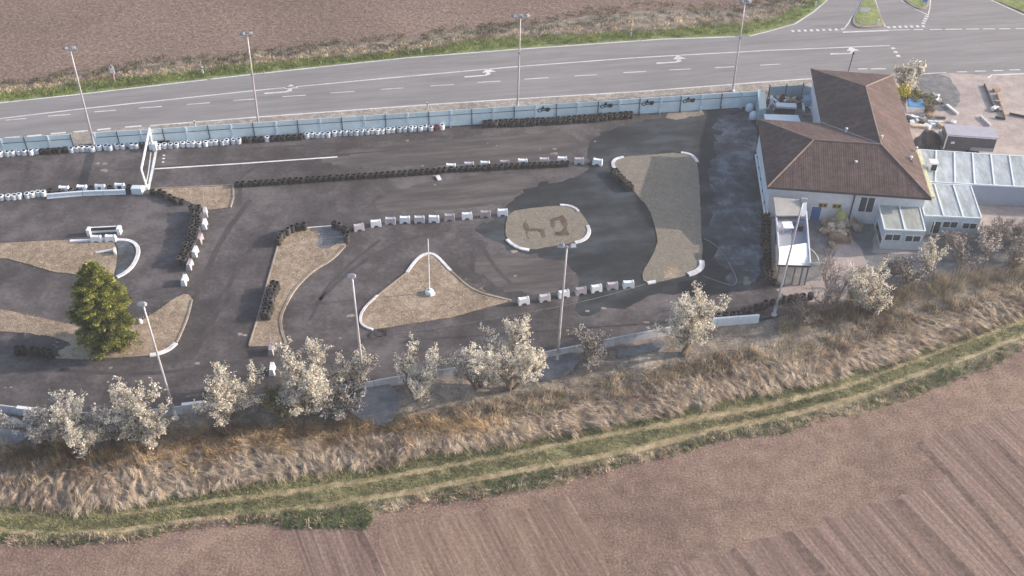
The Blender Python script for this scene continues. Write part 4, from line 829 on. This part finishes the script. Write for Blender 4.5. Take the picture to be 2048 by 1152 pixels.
b = MB(); b.box((0, 0, .3), (.42, .5, .6)); b.box((0, 0, .62), (.46, .54, .05)); tag(b.build('box', m_dark, loc=place(1600, 460, ZT), bevel=.02), 'black box beside the blue chair on the terrace', 'box')
e = empty('handrail', G(1622, 497), 'thin white curved handrail to the right of the raised terrace', 'handrail')
P = [G(1620, 497, .9), G(1629, 505, .95), G(1636, 515, .9), G(1638, 528, .05)]
b = MB(); b.tube([p-e.location for p in smoothpoly(P, 2, closed=False)], .05, 6); b.build('rail', m_bw, e)
b = MB(); b.tube([G(1619, 525, .3)-e.location, G(1650, 526, .3)-e.location], .05, 6); b.build('rail', m_bw, e)
# ================================================================== stones and crates by the house
def crate(u, v, rz, lab, n=4, w_=1.3):
    e = empty('crate', G(u, v), lab, 'crate', rz=rz)
    for z in [.08+.22*i for i in range(n)]:
        b = MB()
        for s_ in (-1, 1): b.box((0, s_*.5, z), (w_, .04, .1)); b.box((s_*w_/2, 0, z), (.04, 1.0, .1))
        b.build('slat', m_wood, e)
    for x in (-1, 1):
        for y in (-1, 1): b = MB(); b.box((x*w_/2, y*.5, n*.11+.05), (.08, .08, n*.22+.1)); b.build('post', m_wood, e)
crate(1679, 482, .0, 'wooden crate of stones at the front of the stone heap', 4, 1.9)
crate(1694, 450, .3, 'wooden crate half buried in the stone heap near the house wall', 4, 1.4)
def stone_mesh(seed):
    r = random.Random(seed); bm = bmesh.new(); bmesh.ops.create_icosphere(bm, subdivisions=2, radius=.5)
    for v in bm.verts: v.co = Vector((v.co.x*1.1, v.co.y*.8, v.co.z*.65))*(1+r.uniform(-.16, .16))
    me = bpy.data.meshes.new('stone'); bm.to_mesh(me); bm.free(); me.materials.append(m_stone); return me
SM = [stone_mesh(i) for i in range(5)]
r = random.Random(11)
for i in range(60):
    u = r.gauss(1672, 15); v = r.gauss(452, 11)
    if i > 48: u, v = r.uniform(1705, 1722), r.uniform(425, 465)
    if v < 434 and u < 1700: v = 434+r.uniform(0, 9)
    hgt = max(0, 1.1-((u-1674)/22)**2-((v-456)/15)**2)
    o = link('stone', SM[i % 5], None, G(u, v)+Vector((0, 0, .15+hgt*r.uniform(.2, .9))), r.uniform(0, 6)); s_ = r.uniform(.5, 1.1); o.scale = (s_, s_, s_)
    tag(o, 'pale quarry stone in the heap below the house wall', 'stone', 'stones heaped below the house wall')
for i, (u, v) in enumerate(((1668, 474), (1676, 472), (1684, 475), (1690, 472), (1672, 480), (1682, 481))):
    o = link('stone', SM[i % 5], None, G(u, v)+Vector((0, 0, .45)), r.uniform(0, 6)); tag(o, 'pale quarry stone inside the front crate', 'stone', 'stones inside the front crate')
b = MB(); b.lathe([(.5, 0), (.62, .3), (.45, .8), (.2, 1.05), (0, 1.1)], 9); o = b.build('sack', flat('greenish_sack', (168, 170, 112), var=22), smooth=True, loc=G(1677, 452)+Vector((0, 0, .9))); tag(o, 'greenish sack on top of the stone heap', 'sack')
for u, v, lab in ((1498, 222, 'white bulky sack at the end of the grey boards behind the house'), (1506, 238, 'pale bluish sack at the left eave corner of the house')):
    b = MB(); b.lathe([(.35, 0), (.5, .2), (.5, .7), (.3, .95), (.1, 1.05), (0, 1.05)], 9); tag(b.build('sack', m_bb, smooth=True, loc=G(u, v)), lab, 'sack')
# ================================================================== yard behind the house
p = [G(1528, 228, 2.2), G(1596, 230, 2.2), G(1603, 247, 2.2), G(1531, 244, 2.2)]; o = Vector((p[3].x, p[3].y, 0)); e = empty('shed', o, 'shed with a plain pale grey flat roof behind the house', 'shed')
b = MB(); b.prism([x-o for x in p], 2.1, 2.2); b.build('roof', flat('pale_sheet', (204, 214, 222), var=6), e); b = MB(); b.prism([x-o for x in p], 0, 2.1, top=False, bot=False); b.build('wall', m_pad, e)
p = [G(1515, 179, 2.1), G(1530, 179, 2.1), G(1533, 216, 2.1), G(1519, 219, 2.1)]; o = Vector((p[0].x, p[0].y, 0)); e = empty('locker', o, 'tall pale grey green container at the right end of the blue fence', 'container')
b = MB(); b.prism([x-o for x in p], 2.0, 2.1); b.build('roof', flat('pale_green_sheet', (176, 188, 188), var=8), e); b = MB(); b.prism([x-o for x in p], 0, 2.0, top=False, bot=False); b.build('wall', m_fenced, e)
b = MB(); q = G(1569, 226); b.box((q.x, q.y, 1.0), (2.4, .9, .25), -.05); b.box((q.x, q.y, .44), (2.2, .8, .88), -.05, mi=1); tag(b.build('chest', [m_bw, m_dark]), 'white topped chest behind the shed with the pale roof', 'chest')
r = random.Random(8); mats_ = [m_wood, m_paint, m_pad, m_stone, m_dark, m_bb]
for i in range(26):
    u, v = r.uniform(1536, 1622), r.uniform(200, 222)
    if 1528 < u < 1606 and v > 214: v -= 10
    b = MB(); a = G(u, v); an = r.uniform(0, 3); l = r.uniform(.6, 1.8); b.beam((0, 0, .15), (l*cos(an), l*sin(an), r.uniform(.1, .9)), r.uniform(.12, .4), r.uniform(.06, .3))
    o = b.build('scrap_board', mats_[i % 6], loc=a); tag(o, 'scrap board in the jumbled heap behind the house', 'board', 'boards in the scrap heap behind the house')
b = MB(); P = smoothpoly([G(1535, 218, .3), G(1540, 208, .9), G(1546, 204, 1.2), G(1550, 212, .8), G(1547, 220, .2)], 2, closed=False); b.tube(P, .1, 6); tag(b.build('hose', m_bw), 'white bent pipe left of the scrap heap behind the house', 'pipe')
e = empty('water_tank', G(1616, 212), 'grey blue cube tank beside the wall of the house wing', 'tank'); b = MB(); b.box((0, 0, .6), (1.3, 1.2, 1.1)); b.build('tank', m_fenced, e, bevel=.05); b = MB(); b.box((0, 0, .03), (1.35, 1.25, .1)); b.build('pallet', m_wood, e)
b = MB(); q0 = G(1604, 205); q1 = G(1607, 226); b.beam(q0+Vector((0, 0, .3)), q1+Vector((0, 0, .3)), .25, .25); tag(b.build('beam', m_paint), 'pale upright beam lying right of the scrap heap', 'beam')
b = MB(); q0 = G(1604, 231); q1 = G(1622, 233); b.beam(q0+Vector((0, 0, .2)), q1+Vector((0, 0, .2)), .25, .2); tag(b.build('beam', m_wood), 'timber lying between shed and house wing', 'beam')
# ================================================================== yard right of the house
p = [G(1811, 207), G(1844, 209), G(1847, 226), G(1813, 224)]; o = p[3].copy(); e = empty('skip', o, 'blue topped skip beside the tiled house', 'skip')
b = MB(); q = [x-o for x in p]; b.prism(off(q[::-1], .0), 0.0, .75, top=False)
b.build('body', m_paint, e); b = MB(); b.prism([x.lerp((q[0]+q[2])/2, .1) for x in q], .55, .78); b.build('cover', flat('blue_cover', (82, 140, 196), var=10), e)
for u0, v0, u1, v1, w_, m_, lab in ((1893, 212, 1915, 230, .35, m_paint, 'short white beam lying on the gravel yard'), (1968, 171, 1990, 225, .14, m_dark, 'long dark rail on the gravel yard, left of the pair'), (1993, 189, 2009, 236, .12, m_wood, 'thinner rail on the gravel yard, right of the pair'), (1990, 236, 2010, 240, .14, m_dark, 'short cross bar at the foot of the two rails'), (2018, 229, 2056, 237, .12, m_dark, 'thin dark bar at the right edge of the yard'), (1960, 234, 1980, 253, .15, m_paint, 'thin white pole behind the dark trailer'), (1814, 236, 1850, 238, .3, m_paint, 'white plank behind the tiled house, nearest the skip'), (1850, 234, 1890, 238, .3, m_pad, 'grey plank right of the white plank'), (1855, 245, 1885, 247, .3, m_bb, 'bluish plank just behind the trailer'), (1820, 252, 1850, 255, .5, m_stone, 'pale slab beside the tiled roof edge')):
    b = MB(); b.beam(G(u0, v0)+Vector((0, 0, .15)), G(u1, v1)+Vector((0, 0, .15)), w_, .25); tag(b.build('beam', m_), lab, 'beam')
r = random.Random(4)
for i in range(34):
    u, v = r.uniform(1816, 1910), r.uniform(232, 256); 
    if i > 24: u, v = r.uniform(1865, 1885), r.uniform(192, 208)
    if i > 29: u, v = r.uniform(1968, 2004), r.uniform(180, 232)
    b = MB(); s_ = r.uniform(.25, .6); b.box((0, 0, s_*.3), (s_*1.6, s_, s_*.6), r.uniform(0, 3), rx=r.uniform(-.2, .2)); o = b.build('scrap_block', mats_[i % 6], loc=G(u, v), bevel=.03); tag(o, 'small block in the scrap strewn over the yard right of the house', 'scrap block', 'scrap strewn over the right yard')
# trailer
zt = 2.6; T = [G(1895.5, 269, zt), G(1995, 276, zt), G(1987, 256, zt), G(1888, 248, zt)]; o = Vector((T[0].x, T[0].y, 0)); e = empty('box_trailer', o, 'dark grey box trailer with a pale roof on the yard', 'trailer'); q = [p-o for p in T]
for p in q: p.z = 0
b = MB(); b.prism(q, .75, zt-.06); b.build('body', flat('trailer_side', (88, 86, 94), var=7), e)
b = MB(); b.prism(off(q, -.05), zt-.058, zt+.03); b.build('roof', flat('trailer_roof', (172, 170, 182), var=7), e)
d_ = (q[1]-q[0]).normalized(); n_ = Vector((d_.y, -d_.x, 0))
b = MB(); b.beam(q[0]+n_*.03+Vector((0, 0, zt-.1)), q[1]+n_*.03+Vector((0, 0, zt-.1)), .08, .12); b.beam(q[0]+n_*.05+Vector((0, 0, .7)), q[0]+n_*.05+Vector((0, 0, zt)), .1, .1); b.build('trim', m_paint, e)
b = MB(); c = q[0].lerp(q[1], .76)+n_*.04; b.box((c.x, c.y, 1.0), (2.4, .06, .45), atan2(d_.y, d_.x)); b.build('side_panel', m_lampf, e)
b = MB(); c = q[0].lerp(q[1], .15)+n_*.02; b.box((c.x, c.y, 1.6), (.4, .05, .25), atan2(d_.y, d_.x)); b.build('vent', m_paint, e)
for t in (.55, .68):
    for s_ in (.25, -1.6):
        c = q[0].lerp(q[1], t)-n_*(-s_+0)*1.0 if s_ < 0 else q[0].lerp(q[1], t)-n_*s_
        wb = MB(); wb.lathe([(.12, -.12), (.36, -.12), (.38, 0), (.36, .12), (.12, .12)], 14); wo = wb.build('wheel', m_rubber, e, c+Vector((0, 0, .38))); wo.rotation_euler = (pi/2, 0, atan2(d_.y, d_.x))
b = MB(); c = q[0]-d_*.1+Vector((0, .9, .6)); b.beam(c, c-d_*1.4, .15, .15); b.build('drawbar', m_dark, e)
# tarpaulin heap
bm = bmesh.new(); bmesh.ops.create_icosphere(bm, subdivisions=4, radius=1); r = np.random.default_rng(3)
for v in bm.verts:
    n = sum(sin(v.co.dot(Vector(k))*f) for k, f in (((1, .3, .6), 5), ((.2, 1, .5), 6.5), ((.8, -.6, .9), 8)))*.06
    v.co = Vector((v.co.x*1.35, v.co.y*1.25, max(0, v.co.z)*1.75))*(1+n)
me = bpy.data.meshes.new('tarpaulin_heap'); bm.to_mesh(me); bm.free(); me.materials.append(m_black); o = link('tarpaulin_heap', me, None, G(1855, 292)); o.scale = (1.15, 1.1, 1.15); tag(o, 'heap under a wrinkled black tarpaulin between the tiled house and the trailer', 'covered heap')
b = MB(); q = G(1881, 291); b.box((q.x, q.y, .8), (.7, 1.5, 1.6), .1); tag(b.build('cabinet', m_lampf, bevel=.06), 'grey upright cabinet between the tarpaulin heap and the trailer', 'cabinet')
# loose things on the track
b = MB(); P = smoothpoly([G(*p) for p in ((786, 669), (830, 664), (900, 654), (1000, 636), (1110, 616), (1200, 596), (1300, 566), (1345, 552), (1400, 535))], 2, closed=False); b.tube([p+Vector((0, 0, .05)) for p in P], .03, 5); tag(b.build('hose', m_pad), 'long thin pale hose lying across the lower side of the track', 'hose')
b = MB(); c = G(761, 669); b.tube([c+Vector((.55*cos(a), .55*sin(a), .05+.01*k)) for k, a in enumerate(np.linspace(-.3, 5.2, 24))], .05, 5); tag(b.build('hose_loop', m_dark), 'dark loop of hose below the flagpole island', 'hose')
b = MB(); P = smoothpoly([G(*p) for p in ((1408, 478), (1430, 490), (1448, 510), (1462, 535), (1475, 560), (1468, 574), (1440, 565), (1404, 552))], 2, closed=False); b.tube([p+Vector((0, 0, .05)) for p in P], .035, 5); tag(b.build('hose', m_kerbc), 'looped ochre hose beside the large bean shaped island', 'hose')
b = MB(); c = G(877, 357); b.box((c.x, c.y, .09), (.45, .9, .12), .35); tag(b.build('marker_slab', m_paint, bevel=.02), 'small white slab lying below the long middle tyre row', 'slab')
b = MB(); q0 = G(192, 507); q1 = G(231, 503); b.beam(q0+Vector((0, 0, .12)), q1+Vector((0, 0, .3)), .3, .05); b.beam(G(231, 511)+Vector((0, 0, .25)), q1+Vector((0, 0, .35)), .2, .4); tag(b.build('white_board', m_paint), 'white board leaning on the left island above the conifer', 'board')
b = MB(); q = G(282, 647); b.lathe([(.16, 0), (.2, .3), (.12, .5), (0, .52)], 8); tag(b.build('bucket', m_bw, loc=q), 'small white bucket at the right foot of the conifer', 'bucket')
# ================================================================== trees
def tree_gen(seed, h, w, stems=4, dense=1.0, fs=.09):
    r = random.Random(seed); T = MB(); tips = []
    def grow(p, d, l, rad, lev):
        pts = [p]; n = 4; q = p.copy()
        for i in range(n):
            d = (d+Vector((r.gauss(0, .17), r.gauss(0, .17), r.gauss(.13, .1)))).normalized(); q = q+d*(l/n); pts.append(q.copy())
        T.tube(pts, [max(.012, rad*(1-.55*i/n)) for i in range(n+1)], 5 if lev < 2 else 3, cap=False)
        if lev >= 2: tips.extend(pts[1:])
        if lev == 1: tips.extend(pts[3:])
        if lev < 3:
            for i in range(1, n+1):
                for _ in range([2, 2, 2][lev]):
                    if r.random() < .85:
                        a = r.uniform(0, 6.28); o_ = d.orthogonal().normalized(); o_ = Matrix.Rotation(a, 3, d) @ o_
                        nd = (d*r.uniform(.5, 1)+o_*r.uniform(.5, 1.0)+Vector((0, 0, .25))).normalized(); grow(pts[i], nd, l*r.uniform(.36, .56), rad*.45, lev+1)
    for s_ in range(stems):
        a = 6.28*s_/stems+r.uniform(-.5, .5); grow(Vector((cos(a)*.1, sin(a)*.1, 0)), Vector((cos(a)*r.uniform(.2, .7), sin(a)*r.uniform(.2, .7), 1)).normalized(), h*r.uniform(.45, .62), .07+.01*h, 0)
    V = np.array(T.v); tp = np.array([tuple(t) for t in tips])
    sx = (w/2)/np.percentile(np.hypot(tp[:, 0], tp[:, 1]), 86); sz = h/tp[:, 2].max()
    V *= [sx, sx, sz]; tp = tp*[sx, sx, sz]; T.v = [tuple(x) for x in V]
    rg = np.random.default_rng(seed); keep = tp[:, 2] > h*.16; tp = tp[keep]
    # clusters: each twig tip carries its own little crowd of petals
    area = (w*w*.8+w*h*.8); vol = rg.uniform(0, 1, len(tp))**2.2; per = (vol/vol.mean()*dense*area*150*(.11/fs)**2/len(tp)+rg.uniform(0, 1, len(tp))).astype(int); c = np.repeat(np.arange(len(tp)), per)
    P = tp[c]+rg.normal(0, .085, (len(c), 3)); n = len(P)
    ax = rg.normal(0, 1, (n, 3)); ax /= np.linalg.norm(ax, axis=1)[:, None]; bx = rg.normal(0, 1, (n, 3)); bx -= ax*(ax*bx).sum(1)[:, None]; bx /= np.linalg.norm(bx, axis=1)[:, None]
    s_ = (fs*rg.uniform(.5, 1.2, n))[:, None]; Vq = np.stack([P-ax*s_, P+bx*s_*.7, P+ax*s_, P-bx*s_*.7], 1).reshape(-1, 3); F = np.arange(n*4).reshape(-1, 4)
    cr = rg.uniform(0, 1, len(tp)); rv = np.repeat(np.clip(cr[c]*.6+rg.uniform(0, .4, n), 0, 1), 4)
    return T, Vq, F, rv
def tree(u, v, h, w, seed, label, m=None, name='blossom_tree', group='white blossom trees along the front wall', stems=4, dense=1., fs=.09, cat='tree', crown=True, tw=None, base=None):
    T, Vq, F, rv = tree_gen(seed, h, w, stems, dense, fs); o = base or G(u, v); e = empty(name, o, label, cat, group)
    T.build('trunk', tw or m_bark, e, norm=False)
    if crown: npmesh('crown', Vq, F, m or m_blos, rv, e)
    return e
tree(98, 888, 4.6, 4.4, 1, 'bluish grey bushy blossom tree, the leftmost in the row', m_blosg, dense=.9)
tree(172, 905, 6.2, 3.8, 2, 'cream white blossom tree with a tall crown, second from the left', dense=1.1)
tree(224, 880, 4.9, 3.2, 3, 'greyish blossom tree half hidden right of the tall cream one', m_blosg, dense=.8)
tree(303, 902, 7.6, 3.9, 4, 'tall narrow cream blossom tree left of the first front mast', dense=1.0)
tree(262, 876, 2.6, 2.8, 5, 'low sparse pinkish blossom bush below the tall narrow tree', m_blosg, dense=.45)
tree(463, 836, 6.4, 4.8, 6, 'round sparse blossom tree alone right of the first front mast', dense=.75)
tree(618, 830, 6.1, 6.0, 7, 'broad dense blossom tree, widest of the row, left of the middle mast', dense=1.0)
tree(566, 828, 2.8, 3.6, 8, 'low blossom bush with fresh green leaves at the foot of the widest tree', m_budgreen, dense=.5)
tree(676, 832, 3.2, 3.6, 9, 'low straggly blossom bush between the widest tree and the concrete pad', m_blosg, dense=.5)
tree(709, 784, 5.0, 2.7, 10, 'slender upright blossom tree directly behind the middle mast', dense=.8)
tree(832, 800, 6.3, 3.6, 11, 'upright blossom tree right of the concrete pad', dense=.85)
tree(1022, 780, 7.0, 5.4, 12, 'large bright cream blossom tree in the middle of the photo', dense=1.15)
tree(957, 776, 5.2, 4.8, 13, 'grey blossom tree leaning against the left side of the bright cream one', m_blosg, dense=.7)
tree(1180, 730, 4.0, 3.2, 14, 'small thin pinkish blossom tree right of the third front mast', m_blosg, dense=.3)
tree(1368, 712, 6.8, 5.2, 15, 'dense round blossom tree below the large bean shaped island', dense=1.2)
tree(1712, 622, 6.0, 3.4, 16, 'pale cream blossom tree beside the yard path', dense=1.1)
tree(1742, 628, 3.2, 2.4, 17, 'smaller blossom bush on the right of the pale cream tree', dense=.6)
tree(1856, 548, 4.2, 2.4, 18, 'slim white blossom tree near the open container door', dense=.55, stems=3)
tree(1812, 565, 3.0, 2.4, 19, 'thin grey shrub with few white flowers in front of the container', m_blosg, dense=.22, name='shrub', cat='shrub')
tree(1920, 525, 2.6, 3.2, 20, 'tangled pinkish brown shrub in front of the middle container', m_blosg, dense=.16, name='shrub', cat='shrub', tw=m_twig)
tree(1972, 512, 2.8, 2.8, 21, 'grey white shrub with twigs beside the dark heap on the right', m_blosg, dense=.4, name='shrub', cat='shrub', tw=m_twig)
tree(2030, 530, 3.4, 3.6, 22, 'reddish brown shrub at the right edge of the photo', m_blosg, dense=.1, name='shrub', cat='shrub', tw=m_twig)
tree(1905, 490, 1.8, 2.4, 26, 'low pale bush below the windows of the middle container', m_blosg, dense=.15, name='shrub', cat='shrub', tw=m_twig)
tree(1790, 545, 1.6, 2.2, 31, 'low pinkish grey scrub just right of the pale cream tree', m_blosg, dense=.1, name='shrub', cat='shrub', tw=m_twig, stems=6)
tree(1985, 480, 2.6, 3.4, 32, 'sandy coloured scrub under the long container wing', m_blosg, dense=.1, name='shrub', cat='shrub', tw=m_twig, stems=6)
tree(2046, 486, 3.0, 3.4, 33, 'brown bare scrub at the right edge under the container wing', m_stone, dense=.1, name='shrub', cat='shrub', tw=m_twig, stems=6)
tree(1654, 622, 6.0, 4.6, 23, 'bare tree with thin grey branches in front of the yard path', crown=False, stems=3, name='bare_tree', group='trees by the yard', tw=m_twig)
tree(1606, 640, 2.4, 3.0, 27, 'low bare grey bush beside the mast in front of the terrace', crown=False, stems=5, name='shrub', cat='shrub', tw=m_twig)
tree(1808, 184, 4.4, 3.0, 24, 'round cream flowering tree by the road behind the house', m_blos, group='trees by the yard', dense=1.3, stems=6, fs=.13)
tree(1804, 200, 2.0, 1.6, 25, 'bright yellow flowering bush beside the far wall of the house', m_for, name='flowering_bush', cat='bush', group='trees by the yard', dense=1.0)
tree(1832, 202, 1.1, 3.4, 28, 'low olive hedge clump between the yellow bush and the yard', m_budgreen, name='bush', cat='bush', group='trees by the yard', dense=1.0, stems=6)
tree(1848, 215, .9, 2.6, 29, 'low dry bush right of the blue skip', m_stone, name='bush', cat='bush', group='trees by the yard', dense=1.0, stems=6)
def wallbush(): pass
# conifer
def conifer(u, v, h, rmax, seed, label):
    o = G(u, v); e = empty('conifer', o, label, 'tree'); r = random.Random(seed); rg = np.random.default_rng(seed); T = MB(); T.tube([(0, 0, -.1), (.05, 0, h*.5), (0, 0, h*.97)], [.22, .14, .03], 8)
    P = []; cl = []; D = []; k = 0; z = .7
    while z < h*.985:
        t = z/h; R = rmax*(min(1, (t+.1)/.25)**.6)*(1-max(0, (t-.3)/.7)**2.3)*.98+.12
        for j in range(9 if t < .8 else 6):
            a = r.uniform(0, 6.283); L_ = R*r.uniform(.66, 1.08)*(1+.1*sin(3*a+z*1.1)+.1*sin(5*a-z*2.3)); rise = r.uniform(.0, .28)+.5*max(0, t-.6)
            pts = [Vector((cos(a)*L_*s_, sin(a)*L_*s_, z+L_*(rise*s_-.38*s_*s_*(1-t)+ .12*s_**3))) for s_ in (0, .33, .66, 1)]
            T.tube(pts, [.045, .035, .02, .008], 3, cap=False)
            m_ = int(44+L_*70); s_ = rg.uniform(.25, 1.03, m_); idx = np.clip((s_*3).astype(int), 0, 2); fr = s_*3-idx; pa = np.array([tuple(p) for p in pts]+[tuple(pts[-1])])
            q = pa[idx]*(1-fr)[:, None]+pa[idx+1]*fr[:, None]; side = np.array([-sin(a), cos(a), 0]); wd_ = (.10+.30*np.sin(np.clip(s_, 0, 1)*pi*.85))*min(1, L_)
            q = q+side[None]*(rg.uniform(-1, 1, m_)*wd_)[:, None]+np.array([0, 0, 1])[None]*(rg.normal(0, .07, m_)-.04)[:, None]; P.append(q)
            dd = np.tile(np.array([cos(a), sin(a), .1]), (m_, 1))+rg.normal(0, .55, (m_, 3)); D.append(dd/np.linalg.norm(dd, axis=1)[:, None]); cl.append(np.full(m_, r.uniform(0, 1)))
        z += .115
    P = np.concatenate(P); D = np.concatenate(D); cl = np.concatenate(cl); n = len(P); bx = rg.normal(0, 1, (n, 3)); bx -= D*(D*bx).sum(1)[:, None]; bx /= np.linalg.norm(bx, axis=1)[:, None]
    s_ = rg.uniform(.07, .17, n)[:, None]; V = np.stack([P-D*s_*.6, P+bx*s_*.3, P+D*s_, P-bx*s_*.3], 1).reshape(-1, 3)
    T.build('trunk', m_bark, e, norm=False); npmesh('crown', V, np.arange(n*4).reshape(-1, 4), m_needle, np.repeat(np.clip(cl*.7+rg.uniform(0, .3, n), 0, 1), 4), e)
conifer(226, 692, 9.7, 2.35, 3, 'tall green conifer standing alone on the left island')
# ================================================================== grasses (countless)
def stuffgrass(name, data, m, z0=0., segs=2): return blades(name, *data, m, segs=segs, z0=z0)
straw_dir = radians(-38)
per = 60; c = np.repeat(np.arange(NTU), per); n = len(c); along = RG.uniform(-.9, .6, n)*TL[c]; acr = RG.normal(0, .55, n)*TW[c]
P = np.stack([TUS[c, 0]+np.cos(TA[c])*along-np.sin(TA[c])*acr, TUS[c, 1]+np.sin(TA[c])*along+np.cos(TA[c])*acr, THH[c]*np.exp(-(along/TL[c])**2-(acr/TW[c])**2)*.85+.03], 1)
kp = RG.uniform(0, 1, n) < .8; rc = RG.uniform(0, 1, NTU)**.8
blades('dry_straw', P[kp], RG.uniform(.4, .9, n)[kp], RG.uniform(.03, .07, n)[kp], (TA[c]+RG.normal(0, .16, n))[kp], np.clip(RG.normal(1.36, .1, n), 1, 1.52)[kp], rc[c][kp], m_straw, segs=3)
P = inband(420, litter_bot, s_bot, -120, 2170, .0, .9); stuffgrass('dry_straw', clump(P, 30, .2, .7, .05, straw_dir, 1.5, .7, .4), m_straw, z0=.05, segs=3)
P = inband(230, litter_bot, s_bot, 330, 1010, -.4, .4); stuffgrass('reeds', clump(P, 46, .28, 1.0, .05, radians(200), 1.6, 1.15, .35), m_reed, z0=.1, segs=3)
P = inband(160, litter_bot, s_bot, -100, 330, -.3, .3); stuffgrass('reeds', clump(P, 40, .22, 1.0, .045, radians(200), 1.6, .9, .4), m_reed, z0=.1, segs=3)
P = inband(480, shore, litter_bot, 820, 2170, .6, 1.15); stuffgrass('brush', clump(P, 30, .28, .5, .05, 0, 2.5, .6, .3), m_brush, z0=.05, segs=2)
P = inband(260, shore, litter_bot, -120, 820, .6, 1.1); stuffgrass('brush', clump(P, 28, .28, .5, .05, 0, 2.5, .7, .3), m_brush, z0=.05, segs=2)
P = inband(620, shore, litter_bot, 900, 2170, .6, 1.3); stuffgrass('dry_straw', clump(P, 30, .22, .5, .055, radians(60), 1.5, .45, .3), m_straw, z0=.05, segs=2)
P = inband(230, shore, s_bot, -120, 2170, .4, .9); stuffgrass('weeds', clump(P, 30, .3, .5, .05, radians(60), 1.5, .6, .3), m_gblade, z0=.05, segs=2)
P = inband(700, s_bot, r1a, -120, 2170, -.45, .75); stuffgrass('grass_tufts', clump(P, 24, .22, .26, .06, 0, 3, .5, .3), m_gblade)
P = inband(3600, s_bot, r1a, -120, 2170, 0, 1.); stuffgrass('short_turf', clump(P, 9, .16, .2, .05, 0, 3, .6, .3), m_gblade)
P = inband(3600, r1b, r2a, -120, 2170, 0, 1.); stuffgrass('short_turf', clump(P, 9, .16, .18, .05, 0, 3, .6, .3), m_gblade)
P = inband(2300, r2b, fld, -120, 2170, .1, 1.); keep = (np.sin(P[:, 0]*.35+1)+np.sin(P[:, 0]*.9)*.8+RG.normal(0, .5, len(P))) > .1; stuffgrass('grass_tufts', clump(P[keep], 20, .2, .24, .06, 0, 3, .55, .3), m_gbright)
P = inband(700, r2b, fld, -120, 2170, .3, 1.1); stuffgrass('dry_straw', clump(P, 18, .14, .45, .05, 0, 3, .7, .3), m_straw)
P = Gn(RG.uniform(570, 735, 330), RG.uniform(1028, 1052, 330)); stuffgrass('grass_tufts', clump(P, 26, .2, .28, .06, 0, 3, .55, .3), m_gbright)
# far verge
P = inband(1100, f_edge, d_edge, -100, 1640, .4, 1.0); stuffgrass('dry_straw', clump(P, 16, .22, .3, .07, 0, 3, .5, .3), m_straw)
P = inband(700, f_edge, d_edge, -100, 1640, -.4, .55); stuffgrass('weeds', clump(P, 16, .3, .28, .08, 0, 3, .5, .3), m_brushg)
P = inband(2600, d_edge, r_edge, -100, 1640, -.05, .8); stuffgrass('grass_tufts', clump(P, 10, .25, .3, .08, 0, 3, .5, .3), m_vgreen)
P = Gn(RG.uniform(1560, 1660, 500), RG.uniform(-20, 40, 500)); P = P[[i for i in range(len(P)) if True]]
gs = curve([(0, 306), (1510, 212), (1640, 205)])
P = inband(520, road_bot, gs, 300, 1640, .45, .95); stuffgrass('weeds', clump(P, 12, .14, .28, .05, 0, 3, .5, .3), m_brush)
P = inband(420, road_bot, gs, 500, 1640, .75, .95); stuffgrass('weeds', clump(P, 14, .16, .4, .06, 0, 3, .5, .3), m_brush)
# tufts on the islands and yard edge
def inpoly(px, n, seed=1):
    P = [G(*p) for p in px]; x0 = min(p.x for p in P); x1 = max(p.x for p in P); y0 = min(p.y for p in P); y1 = max(p.y for p in P); r = np.random.default_rng(seed); X = r.uniform(x0, x1, n); Y = r.uniform(y0, y1, n); ins = np.zeros(n, bool)
    for i in range(len(P)):
        a, c = P[i-1], P[i]; cond = ((a.y > Y) != (c.y > Y)) & (X < (c.x-a.x)*(Y-a.y)/((c.y-a.y) or 1e-9)+a.x); ins ^= cond
    return np.stack([X[ins], Y[ins], np.zeros(ins.sum())], 1)
isl = [(0, 487, A_)]
for px, n in ((A_[1:-1], 900), ([(0, 618), (110, 642), (230, 665), (340, 604), (380, 589), (376, 632), (352, 686), (310, 710), (200, 719), (114, 712), (110, 676), (0, 664)], 1900), ([(300, 378), (466, 371), (461, 416), (412, 420), (350, 394)], 500), ([(557, 487), (590, 460), (692, 462), (665, 520), (592, 577), (562, 635), (568, 690), (500, 694), (532, 575)], 1300), ([(814, 547), (860, 509), (900, 542), (1010, 602), (900, 634), (745, 658), (724, 640), (755, 594)], 1700)):
    P = inpoly(px, n//2); stuffgrass('dry_turf', clump(P, 5, .16, .13, .05, 0, 3, .9, .3), m_straw, z0=.07)
for px, n in ((Hp, 1500), (Gp, 500)): P = inpoly(px, n//2); stuffgrass('dry_turf', clump(P, 4, .16, .06, .045, 0, 3, .9, .3), m_straw, z0=.07)
P = inpoly([(1560, 640), (1660, 615), (1760, 585), (1900, 552), (2060, 520), (2060, 560), (1900, 590), (1700, 650), (1560, 680)], 900); stuffgrass('brush', clump(P, 26, .3, 1.1, .045, 0, 3, .4, .3), m_brush, z0=.1)
for o in list(COL.objects):
    if o.get('label') and len(o['label'].split()) > 16: print('LONG', o['label'])

b = MB(); b.box((0, 120, 33.4), (700, 420, 71.2)); hz = b.build('haze', bpy.data.materials.new('haze')); hm = hz.data.materials[0]; hm.use_nodes = True; nt = hm.node_tree; nt.nodes.remove(nt.nodes['Principled BSDF'])
pv = nt.nodes.new('ShaderNodeVolumePrincipled'); pv.inputs['Density'].default_value = .0005; pv.inputs['Color'].default_value = (.93, .94, 1, 1); pv.inputs['Anisotropy'].default_value = .2
nt.links.new(pv.outputs[0], nt.nodes['Material Output'].inputs['Volume']); tag(hz, kind='stuff')
